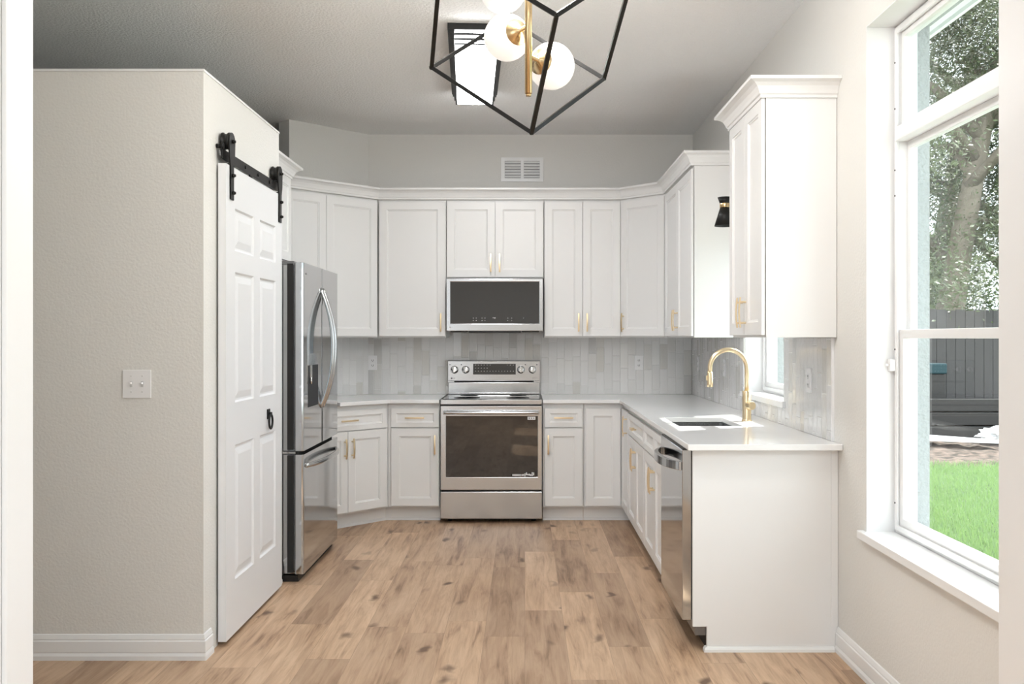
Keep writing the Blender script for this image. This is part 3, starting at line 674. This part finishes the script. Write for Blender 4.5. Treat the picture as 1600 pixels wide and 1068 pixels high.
# ------------------------------------------------------------------ refrigerator (faces +X)
FX = -1.216; FY0, FY1 = 4.925, 5.825; fm = (FY0 + FY1) / 2
t = thing('refrigerator', 'large stainless french-door refrigerator with bottom freezer beside the sliding door', 'refrigerator', (-1.6, fm, 0))
obj('body', box(B(), -2.07, -1.335, FY0 + .006, FY1 - .006, .035, 1.745), steeld_m, t, .004, True)
obj('base_grille', box(B(), -1.98, -1.25, FY0 + .02, FY1 - .02, .0, .034), blackp_m, t, 0, True)
obj('hinge_cap', (lambda b: (box(b, -1.42, -1.27, FY0 + .012, FY0 + .10, 1.7455, 1.768), box(b, -1.42, -1.27, FY1 - .10, FY1 - .012, 1.7455, 1.768))[0])(B()), steeld_m, t, .004, True)
obj('hinge', (lambda b: (box(b, -1.334, -1.262, FY0 + .004, FY0 + .05, .707, .719), box(b, -1.334, -1.262, FY1 - .05, FY1 - .004, .707, .719))[0])(B()), knob_m, t, .001, True)
def fdoor(name, y0, y1, z0, z1):
    b = B()   # plan outline with softly rounded front and a step for the gasket
    e = .012
    pts = [(-1.333, y0 + .016), (-1.268, y0 + .016), (-1.262, y0 + .001), (-1.258, y0), (FX - .012, y0), (FX - .003, y0 + .004), (FX, y0 + .014), (FX, y1 - .014), (FX - .003, y1 - .004), (FX - .012, y1), (-1.258, y1), (-1.262, y1 - .001), (-1.268, y1 - .016), (-1.333, y1 - .016)]
    prism(b, pts, z0, z1); bmesh.ops.recalc_face_normals(b, faces=b.faces)
    o = obj(name, b, steelm_m, t, .002, True)
    obj('gasket', box(B(), -1.308, -1.275, y0 + .009, y0 + .0155, z0 + .006, z1 - .006), gap_m, o, 0, True)
    return o
d1 = fdoor('door', FY0, fm - .002, .722, 1.76); d2 = fdoor('door', fm + .002, FY1, .722, 1.76); d3 = fdoor('freezer_drawer', FY0, FY1, .045, .703)
obj('dark_gap', box(B(), -1.333, -1.25, FY0 + .02, FY1 - .02, .7035, .7215), gap_m, t, 0, True)
def bow(parent, p0, p1, out, r0, m=steel_m, n=28, pw=2.2):
    b = B(); pts = []; rr = []
    for i in range(n + 1):
        u = -1 + 2 * i / n; s = (i / n); k = 1 - abs(u) ** pw
        pts.append((FX - .004 + out * k, p0[0] + (p1[0] - p0[0]) * s, p0[1] + (p1[1] - p0[1]) * s)); rr.append(r0 * (.75 + .25 * k))
    tube(b, pts, rr, 14); return obj('handle', b, m, parent, 0, True)
bow(d1, (fm - .030, .930), (fm - .030, 1.640), .075, .0125)
bow(d2, (fm + .030, .930), (fm + .030, 1.640), .075, .0125)
bow(d3, (FY0 + .05, .635), (FY1 - .05, .635), .060, .016, pw=2.6)
# dispenser in the near door
dy0, dy1 = FY0 + .095, FY0 + .345
dsp = obj('dispenser', box(B(), FX - .004, FX + .003, dy0, dy1, 1.190, 1.255), steel_m, d1, .001, True)
obj('dispenser_recess', box(B(), FX - .003, FX + .0012, dy0 + .003, dy1 - .003, .955, 1.190), mat('dispenser_grey', (.045, .047, .05), .6, 0, .15), dsp, 0, True)
b = box(B(), FX + .0012, FX + .012, dy0 + .03, dy0 + .06, 1.12, 1.19); cyl(b, (FX + .008, dy0 + .045, 1.12), (FX + .008, dy0 + .045, 1.085), .006, 10)
obj('nozzle', b, knob_m, dsp, 0, True)
rot = Matrix.Rotation(R(90), 3, 'Z') @ FRONT
b = cyl(B(), (FX, FY0 + .045, 1.70), (FX + .0008, FY0 + .045, 1.70), .006, 16); obj('logo_disc', b, steeld_m, d1, 0, True)
text('logo_letters', 'LG', .014, steeld_m, d1, (FX + .0004 + 1.6, FY0 + .064 - fm, 1.70), rot)

# ------------------------------------------------------------------ sliding barn door with hardware (on the pantry wall)
DXF = -1.300; by0, by1 = 3.90, 4.795; bz0, bz1 = .022, 2.105
t = thing('barn_door', 'white six-panel sliding door hanging on black rollers', 'door', (DXF - .018, (by0 + by1) / 2, bz0))
# six raised panels: slab grid with recessed profile, local build on plane x=DXF, u=y
us = [by0, by0 + .12, by0 + .40, by1 - .40, by1 - .12, by1]
vs = [bz0, .262, .865, 1.055, 1.640, 1.735, 1.925, bz1]
PAN = [(us[1], us[2]), (us[3], us[4])]; ROW = [(.262, .865), (1.055, 1.640), (1.735, 1.925)]
b = B()
isp = lambda u, v: any(a < u < c for a, c in PAN) and any(a < v < c for a, c in ROW)
slab(b, us, vs, lambda u, v: not isp(u, v), DXF - .035, DXF, 'yzx')
for a, c in PAN:
    for z0, z1 in ROW:
        def ring(i, x): return [b.verts.new((x, yy, zz)) for yy, zz in ((a + i, z0 + i), (c - i, z0 + i), (c - i, z1 - i), (a + i, z1 - i))]
        rs = [ring(0, DXF), ring(.008, DXF - .008), ring(.016, DXF - .009), ring(.045, DXF - .0015), ring(.048, DXF - .001)]
        for r1, r2 in zip(rs, rs[1:]):
            for j in range(4): b.faces.new((r1[j], r1[(j + 1) % 4], r2[(j + 1) % 4], r2[j]))
        b.faces.new(rs[-1])
bmesh.ops.remove_doubles(b, verts=b.verts, dist=.0002)
obj('door_panel', b, door_m, t, 0, True)
zr = 2.147
for yy in (by0 + .065, by1 - .050):
    h = B(); box(h, DXF + .0005, DXF + .0065, yy - .022, yy + .022, 1.955, 2.085)
    # horseshoe plate up over the wheel
    pl = [(-.022, 1.955), (.022, 1.955), (.022, 2.10), (.036, 2.14)] + [(.040 * math.cos(a), 2.212 + .040 * math.sin(a)) for a in [i * PI / 10 for i in range(11)]] + [(-.036, 2.14), (-.022, 2.10)]
    v0 = [h.verts.new((DXF + .0005, yy + p, z)) for p, z in pl]; v1 = [h.verts.new((DXF + .007, yy + p, z)) for p, z in pl]
    h.faces.new(v0[::-1]); h.faces.new(v1)
    for i in range(len(pl)): h.faces.new((v0[i], v0[(i + 1) % len(pl)], v1[(i + 1) % len(pl)], v1[i]))
    box(h, DXF - .034, DXF + .0005, yy - .030, yy + .030, bz1 + .001, bz1 + .007)
    hg = obj('hanger_strap', h, black_m, t, .0015, True)
    obj('wheel', lathe(B(), [(.0, DXF - .036), (.040, DXF - .036), (.040, DXF - .030), (.034, DXF - .026), (.034, DXF - .014), (.040, DXF - .008), (.040, DXF - .002), (.0, DXF - .002)], (0, yy, 2.212), 28, 'x'), black_m, hg, 0, True)
    for z in (1.985, 2.062, 2.212):
        obj('bolt', (lambda bb: (cyl(bb, (DXF + .007, yy, z), (DXF + .016, yy, z), .009, 6), cyl(bb, (DXF + .016, yy, z), (DXF + .021, yy, z), .006, 12))[0])(B()), black_m, hg, 0, True)
# ring pull
rp = obj('pull_plate', box(B(), DXF + .0004, DXF + .005, 4.515, 4.560, .935, .985), black_m, t, .001, True)
b = B(); cyl(b, (DXF + .005, 4.5375, .962), (DXF + .020, 4.5375, .962), .008, 12); obj('ring_stud', b, black_m, rp, 0, True)
b = B(); c0 = (DXF + .014, 4.5375, .922)
tube(b, [(c0[0], c0[1] + .030 * math.cos(a), c0[2] + .036 * math.sin(a)) for a in [i * 2 * PI / 28 for i in range(29)]], .0055, 10, False)
obj('ring', b, black_m, rp, 0, True)
# rail fixed to the wall
t = thing('door_rail', 'black flat steel sliding-door rail bolted high on the pantry wall', 'rail', (-1.318, 4.35, zr - .022))
obj('rail', box(B(), -1.322, -1.316, 3.895, 4.83, zr - .022, zr + .022), black_m, t, .001, True)
for yy in (4.04, 4.22, 4.42, 4.62):
    o = obj('standoff_bolt', (lambda bb: (cyl(bb, (XP + .0003, yy, zr), (-1.3225, yy, zr), .010, 14), cyl(bb, (-1.3155, yy, zr), (-1.311, yy, zr), .009, 6))[0])(B()), black_m, t, 0, True)
for yy in (3.905, 4.82):
    obj('end_stop', (lambda bb: (cyl(bb, (-1.344, yy, zr + .034), (-1.322, yy, zr + .034), .010, 12), cyl(bb, (-1.3225, yy, zr + .034), (-1.312, yy, zr + .034), .014, 14))[0])(B()), black_m, t, 0, True)
obj('drop_pin', box(B(), -1.322, -1.314, 4.29, 4.31, zr - .034, zr - .0225), black_m, t, 0, True)

# ------------------------------------------------------------------ sink, faucet
t = thing('sink', 'stainless undermount sink set in the white worktop below the window', 'sink', ((SX0 + SX1) / 2, (SY0 + SY1) / 2, .66))
b = B(); o_ = .004; x0, x1, y0, y1 = SX0 - o_, SX1 + o_, SY0 - o_, SY1 + o_; zt = ZB - .0015; zb = .67
def rr_(x0, x1, y0, y1, r, z, n=5):
    out = []
    for cx, cy, a0 in ((x1 - r, y0 + r, -90), (x1 - r, y1 - r, 0), (x0 + r, y1 - r, 90), (x0 + r, y0 + r, 180)):
        for i in range(n + 1):
            a = R(a0 + 90 * i / n); out.append(b.verts.new((cx + r * math.cos(a), cy + r * math.sin(a), z)))
    return out
rs = [rr_(x0 - .018, x1 + .018, y0 - .018, y1 + .018, .012, zt - .002), rr_(x0 - .018, x1 + .018, y0 - .018, y1 + .018, .012, zt), rr_(x0, x1, y0, y1, .02, zt), rr_(x0, x1, y0, y1, .02, zb + .02), rr_(x0 + .02, x1 - .02, y0 + .02, y1 - .02, .02, zb)]
for a, c in zip(rs, rs[1:]):
    for j in range(len(a)): f = b.faces.new((a[j], a[(j + 1) % len(a)], c[(j + 1) % len(a)], c[j]))
b.faces.new(rs[-1])
bmesh.ops.recalc_face_normals(b, faces=b.faces)
so = obj('basin', b, steel_m, t, 0, True); sm = so.modifiers.new('solid', 'SOLIDIFY'); sm.thickness = .0012; sm.offset = 0
obj('drain', lathe(B(), [(.045, zb + .001), (.045, zb + .003), (.03, zb + .002), (0, zb + .0015)], ((SX0 + SX1) / 2, (SY0 + SY1) / 2, 0), 24), knob_m, t, 0, True)
t = thing('faucet', 'tall brushed gold gooseneck pull-down faucet behind the sink', 'faucet', (1.205, 4.865, ZT))
obj('base', lathe(B(), [(.027, 0), (.027, .004), (.0245, .006), (.0235, .010), (.0235, .160), (.0215, .163), (.0, .163)]), gold_m, t)
R0 = .100; hN = .285
pts = [(0, 0, .150), (0, 0, hN)] + [(-R0 + R0 * math.cos(a), 0, hN + R0 * math.sin(a)) for a in [i * PI / 24 for i in range(1, 25)]] + [(-2 * R0, 0, hN - .02)]
obj('spout', tube(B(), pts, .0125, 18), gold_m, t)
hd = obj('spray_head', lathe(B(), [(.0135, hN - .02), (.0155, hN - .024), (.0165, hN - .075), (.0165, hN - .100), (.012, hN - .102), (0, hN - .102)], (-2 * R0, 0, 0), 24), gold_m, t)
obj('spray_button', box(B(), -2 * R0 - .021, -2 * R0 - .015, -.006, .006, hN - .066, hN - .040), gold_m, hd, .002)
b = cyl(B(), (0.004, -.020, .085), (.018, -.052, .085), .0225, 24)
kn = obj('handle', b, gold_m, t, .002)
obj('lever', tube(B(), [(.008, -.050, .092), (-.004, -.060, .110), (-.010, -.068, .128)], [.006, .005, .0045], 10), gold_m, kn)

# ------------------------------------------------------------------ wall vent
t = thing('wall_vent', 'white louvred air return grille on the back wall above the cabinets', 'vent', (-.02, YB, 2.69))
vx0, vx1, vz0, vz1 = -.190, .149, 2.593, 2.787
xs = [vx0, vx0 + .030, -.033, -.008, vx1 - .030, vx1]; zs = [vz0, vz0 + .028, vz1 - .028, vz1]
obj('frame', slab(B(), xs, zs, lambda x, z: not ((vx0 + .03 < x < -.033 or -.008 < x < vx1 - .03) and vz0 + .028 < z < vz1 - .028), YB - .008, YB - .001, 'xzy'), trim_m, t, .001, True)
obj('duct', box(B(), vx0 + .025, vx1 - .025, YB - .0009, YB - .0003, vz0 + .02, vz1 - .02), mat('duct_grey', (.30, .30, .30), .8), t, 0, True)
for (xa, xb) in ((vx0 + .0305, -.0335), (-.0075, vx1 - .0305)):
    for k in range(6):
        z = vz0 + .032 + k * .0225; b = B(); v = [b.verts.new(p) for p in ((xa, YB - .0015, z + .019), (xb, YB - .0015, z + .019), (xb, YB - .012, z + .003), (xa, YB - .012, z + .003), (xa, YB - .0015, z + .016), (xb, YB - .0015, z + .016), (xb, YB - .012, z), (xa, YB - .012, z))]
        for f in ((0, 1, 2, 3), (7, 6, 5, 4), (3, 2, 6, 7), (1, 0, 4, 5), (0, 3, 7, 4), (2, 1, 5, 6)): b.faces.new([v[i] for i in f])
        obj('louvre', b, trim_m, t, 0, True)

# ------------------------------------------------------------------ sconce
t = thing('wall_sconce', 'small black hourglass wall sconce with brass collar above the sink window', 'wall lamp', (1.225, 4.97, 2.05))
cx_ = 1.112
obj('backplate', lathe(B(), [(0, XR - .001), (.055, XR - .001), (.055, XR - .016), (.05, XR - .02), (0, XR - .02)], (0, 4.97, 2.075), 28, 'x'), black_m, t, 0, True)
obj('arm', tube(B(), [(XR - .02, 4.97, 2.075), (cx_ + .02, 4.97, 2.075)], .008, 12), brass_m, t, 0, True)
sh = obj('lamp_shade', lathe(B(), [(.028, 2.068), (.060, 1.965), (.058, 1.965), (.027, 2.066), (.027, 2.088), (.040, 2.122), (.042, 2.123), (.029, 2.086)], (cx_, 4.97, 0), 32), black_m, t, 0, True)
obj('collar', lathe(B(), [(.0292, 2.066), (.0305, 2.068), (.0305, 2.088), (.0292, 2.090)], (cx_, 4.97, 0), 32), brass_m, t, 0, True)
obj('bulb', ball(B(), (cx_, 4.97, 2.01), .024, 16), mat('unlit_bulb', (.9, .9, .88), .3), t, 0, True)

# ------------------------------------------------------------------ ceiling light (long box with black stepped frame)
t = thing('ceiling_light', 'long rectangular flush ceiling light with black stepped frame and white diffuser', 'ceiling light', (-.29, 5.25, ZC), R(3.6))
w_, l_ = .112, .61
obj('canopy', box(B(), -w_ - .036, w_ + .036, -l_ - .012, l_ + .012, -.034, -.0005), black_m, t, .001)
df = obj('diffuser', box(B(), -w_ + .001, w_ - .001, -l_ + .012, l_ - .012, -.104, -.0345), diff_m, t, .001)
for sx in (-1, 1):
    xs_ = sorted((sx * (w_ + .0005), sx * (w_ + .030))); obj('side_rail', box(B(), *xs_, -l_ - .006, l_ + .006, -.050, -.0345), black_m, t)
    xs_ = sorted((sx * (w_ + .0005), sx * (w_ + .020))); obj('side_rail', box(B(), *xs_, -l_, l_, -.078, -.0503), black_m, t)
    xs_ = sorted((sx * (w_ + .0005), sx * (w_ + .011))); obj('side_rail', box(B(), *xs_, -l_ + .006, l_ - .006, -.106, -.0783), black_m, t)
for sy in (-1, 1):
    for z0_, z1_, e_ in ((-.0585, -.0475, .0), (-.083, -.0725, .004), (-.106, -.0985, .008)):
        ys_ = sorted((sy * (l_ - .0115), sy * (l_ - e_))); obj('end_bar', box(B(), -w_, w_, *ys_, z0_, z1_), black_m, t)

# ------------------------------------------------------------------ cube pendant, hung by one corner
PC = Vector((.012, 2.90, 2.38))
t = thing('chandelier', 'black open cube frame pendant with brass stem and white globe bulbs', 'chandelier', (PC.x, PC.y, ZC))
raw = dict(B=(.022, 2.902, 2.009), A=(-.314, 3.018, 2.255), C=(.276, 3.129, 2.250), E=(-.060, 3.245, 2.496), D=(.090, 2.555, 2.264), F=(-.247, 2.671, 2.511), G=(.344, 2.782, 2.505), H=(.008, 2.898, 2.751))
for e in ('BA', 'BC', 'AE', 'CE', 'BD', 'AF', 'CG', 'EH', 'DF', 'DG', 'FH', 'GH'):
    p, r_ = Vector(raw[e[0]]), Vector(raw[e[1]]); d = (r_ - p).normalized() * .004
    obj('frame_bar', tube(B(), [p - d, r_ + d], .0066, square=True), black_m, t, .001, True)
obj('canopy', lathe(B(), [(0, ZC - .0005), (.06, ZC - .0005), (.06, ZC - .018), (.055, ZC - .022), (0, ZC - .022)], (PC.x, PC.y, 0), 32), brass_m, t, 0, True)
stem = obj('stem', (lambda b: (cyl(b, (PC.x, PC.y, 2.135), (PC.x, PC.y, 2.70), .0118, 20), cyl(b, (PC.x, PC.y, 2.126), (PC.x, PC.y, 2.135), .0085, 20), cyl(b, (PC.x, PC.y, 2.70), (PC.x, PC.y, ZC - .022), .007, 14))[0])(B()), brass_m, t, 0, True)
for gx, gy, gz in ((-.072, .113, 2.354), (.078, .108, 2.2565), (-.085, .100, 2.510), (.118, -.06, 2.600), (-.03, -.13, 2.610)):
    d = Vector((gx, gy, 0)).normalized(); c = PC.copy(); c.z = gz; gr = .0774; dist = math.hypot(gx, gy)
    obj('globe', ball(B(), c + Vector((gx, gy, 0)), gr, 40), globe_m, t, 0, True)
    cb_ = B(); a0 = dist - gr - .007; a1 = dist - gr - .004; a2 = dist - math.sqrt(gr ** 2 - .043 ** 2)
    tube(cb_, [c + d * .010, c + d * a0, c + d * (a0 + .001), c + d * a1, c + d * a2, c + d * (a2 + .003)], [.007, .007, .012, .014, .0435, .0435], 28)
    obj('globe_cup', cb_, brass_m, t, 0, True)

lp = bpy.data.lights.new('chandelier_lamp', 'POINT'); lp.energy = 55; lp.shadow_soft_size = .11; lp.color = (1, .975, .94)
lo = bpy.data.objects.new('chandelier_lamp', lp); C.objects.link(lo); lo.location = (PC.x, PC.y - .02, 2.64)
# ------------------------------------------------------------------ outside
# eave
tag(obj('roof_eave', (lambda b: (box(b, XR + .252, 2.035, -3.6, 9.1, 2.88, 2.90), box(b, 2.035, 2.055, -3.6, 9.1, 2.86, 3.02))[0])(B()), soffit_m), 'white soffit board of the roof eave above the big window', 'eave')
g = B(); box(g, 1.60, 30, -4, 40, -.35, -.152); tag(obj('lawn', g, lawn_m), 'strip of green lawn outside the big window', 'lawn', kind='stuff')
pv = mat('pale_concrete', (.74, .74, .73), .9)
b = box(B(), 1.61, 2.70, -4.0, 9.0, -.151, -.13); tag(obj('bounce_walkway', b, pv), 'pale concrete walkway added outside the window wall to reflect sunlight in', 'bounce_walkway')  # bright ground added to throw sunlight up onto the ceiling
b = box(B(), -8, 9, -12, -3.65, -.12, -.02); tag(obj('bounce_patio', b, pv), 'pale concrete patio added out of view behind the camera room to reflect sunlight in', 'bounce_patio')  # unseen bright slab, added to bounce sun through the rear opening
random.seed(7)
g = B()
for i in range(26000):
    yy = 4.6 + (random.random() ** 1.15) * 6.0; xx = yy * random.uniform(.40, .56)
    if xx < 2.75: continue
    h_ = random.uniform(.03, .075); a = random.random() * 6.28; w_ = random.uniform(.003, .006); lx, ly = random.uniform(-.035, .035), random.uniform(-.035, .035)
    v = [g.verts.new((xx + math.cos(a) * w_, yy + math.sin(a) * w_, -.151)), g.verts.new((xx - math.cos(a) * w_, yy - math.sin(a) * w_, -.151)), g.verts.new((xx + lx, yy + ly, -.15 + h_))]
    g.faces.new(v)
tag(obj('grass', g, blade_m), 'bright sunlit grass blades on the lawn', 'grass', kind='stuff')
g = B()
nx, ny = 60, 26
grid = [[g.verts.new((3.6 + 6.4 * i / nx, 10.4 + 3.3 * j / ny, -.150 + (abs(.06 * noise.noise(Vector((i * .35, j * .5, 0)))) if 0 < j else 0))) for j in range(ny + 1)] for i in range(nx + 1)]
for i in range(nx):
    for j in range(ny): g.faces.new((grid[i][j], grid[i + 1][j], grid[i + 1][j + 1], grid[i][j + 1]))
tag(obj('mulch_bed', g, mulch_m), 'brown mulch and leaf litter between lawn and fence', 'mulch', kind='stuff')
t = thing('fence', 'weathered grey vertical board fence behind the mulch bed', 'fence', (6.5, 13.9, -.15))
bb = B(); x = 3.0
while x < 12.5:
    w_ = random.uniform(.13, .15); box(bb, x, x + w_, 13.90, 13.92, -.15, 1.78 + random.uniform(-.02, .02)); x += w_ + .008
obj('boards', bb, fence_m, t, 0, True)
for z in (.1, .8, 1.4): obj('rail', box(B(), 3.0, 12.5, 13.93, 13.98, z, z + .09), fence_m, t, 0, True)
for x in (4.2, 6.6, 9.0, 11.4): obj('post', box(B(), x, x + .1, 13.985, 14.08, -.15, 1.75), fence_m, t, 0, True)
# garden bench of dark timber with a teal bin on it
dk = mat('dark_timber', (.035, .032, .030), .8); teal = mat('teal_plastic', (.012, .045, .055), .5)
t = thing('timber_planter', 'long low planter box of dark horizontal timbers against the garden fence', 'planter', (6.6, 13.5, -.149))
for k in range(3): obj('timber', box(B(), 4.6, 8.6, 13.2 + .05 * k, 13.36 + .05 * k, -.148 + k * .20, .035 + k * .20), dk, t, .01, True)
obj('planter_soil', box(B(), 4.6, 8.6, 13.47, 13.85, -.148, .40), mulch_m, t, 0, True)
t = thing('storage_bin', 'small dark teal bin standing on the soil of the timber planter', 'bin', (6.15, 13.66, .4005))
obj('bin_body', box(B(), 5.95, 6.35, 13.52, 13.80, .4005, .80), dk, t, .02, True)
obj('bin_lid', box(B(), 5.93, 6.37, 13.50, 13.82, .80, .96), teal, t, .02, True)
tag(obj('garden_board', (lambda b: (prism(b, [(5.35, 12.2), (6.45, 11.75), (6.5, 11.9), (5.4, 12.9)], -.05, -.02), bmesh.ops.recalc_face_normals(b, faces=b.faces))[0])(B()), white_pl), 'white board lying on the mulch outside the big window', 'board')
b = B(); bmesh.ops.create_icosphere(b, subdivisions=4, radius=1)
for v in b.verts:
    k = 1 + .5 * noise.noise(v.co * 2.3) + .3 * noise.noise(v.co * 6); v.co = Vector((6.62 + v.co.x * .26 * k, 12.45 + v.co.y * .2 * k, .0 + v.co.z * .10 * k))
tag(obj('plastic_sheet', b, white_pl), 'crumpled white plastic heap beside the white board outdoors', 'plastic sheet')
# white stand-in house, added so the sink window view burns out
t = thing('stand_in_house', 'white stand-in house added to make the sink window view burn out', 'house', (4.0, 17, -.15))
obj('house_wall', box(B(), 2.0, 5.9, 15.5, 19.5, -.15, 3.2), mat('white_house_paint', (.9, .9, .9), .8), t, 0, True)
obj('house_roof', (lambda b: (prism(b, [(0, 0), (1, 0), (1, 1), (0, 1)], 0, 1), [setattr(v, 'co', Vector((1.6 + v.co.x * 4.7, 15.1 + v.co.y * 4.8, 3.2 + v.co.z * .25))) for v in b.verts])[0])(B()), mat('roof_shingle', (.25, .22, .2), .9), t, 0, True)
def tree(label, x, y, h, cr, n, leaf, tr=.2, seed=0, cz=None, lean=.3):
    rnd = random.Random(seed); t = thing('tree', label, 'tree', (x, y, -.149), 0, 'trees behind the fence')
    b = B(); pts = [(lean * k * k / 16 + .08 * math.sin(k + seed), .05 * math.cos(k * 1.3), h * k / 9) for k in range(8)]
    tube(b, pts, [tr * (1.15 - .1 * k) for k in range(8)], 12); tips = []
    for k in range(9):
        a = rnd.uniform(0, 6.28); z0 = h * rnd.uniform(.3, .72); p = Vector((lean * (z0 / h * 9) ** 2 / 16, 0, z0)); e = p + Vector((math.cos(a) * cr * .7, math.sin(a) * cr * .7, rnd.uniform(.3, 1) * cr * .6))
        mid = (p + e) / 2 + Vector((0, 0, .25)); tube(b, [p, mid, e], [tr * .45, tr * .3, tr * .1], 8)
    obj('trunk', b, bark_m, t)
    b = B(); cz = cz or h * .72
    cl = [Vector((rnd.gauss(0, .45) * cr, rnd.gauss(0, .45) * cr, cz + rnd.gauss(0, .30) * h * .9)) for _ in range(46)]
    for i in range(n):
        c = rnd.choice(cl); p = c + Vector((rnd.gauss(0, 1), rnd.gauss(0, 1), rnd.gauss(0, .8))) * cr * .17
        if p.z < .9: continue
        a = Vector((rnd.gauss(0, 1), rnd.gauss(0, 1), rnd.gauss(0, 1))).normalized(); q_ = a.orthogonal().normalized(); s_ = rnd.uniform(.025, .058)
        v = [b.verts.new(p + a * s_), b.verts.new(p + q_ * s_ * .45), b.verts.new(p - a * s_), b.verts.new(p - q_ * s_ * .45)]; b.faces.new(v)
    obj('foliage', b, leaf, t)
    return t
tree('large grey-trunked oak tree standing behind the fence, left in the window', 7.75, 16.4, 8.5, 2.6, 70000, leaf2, .26, 3)
tree('dark green tree standing behind the fence, right in the window', 9.3, 17.5, 9.0, 2.8, 70000, leaf1, .2, 5)
tree('tall tree far behind the fence filling the gap between the nearer two', 9.6, 21, 10.5, 3.2, 60000, leaf1, .25, 9)
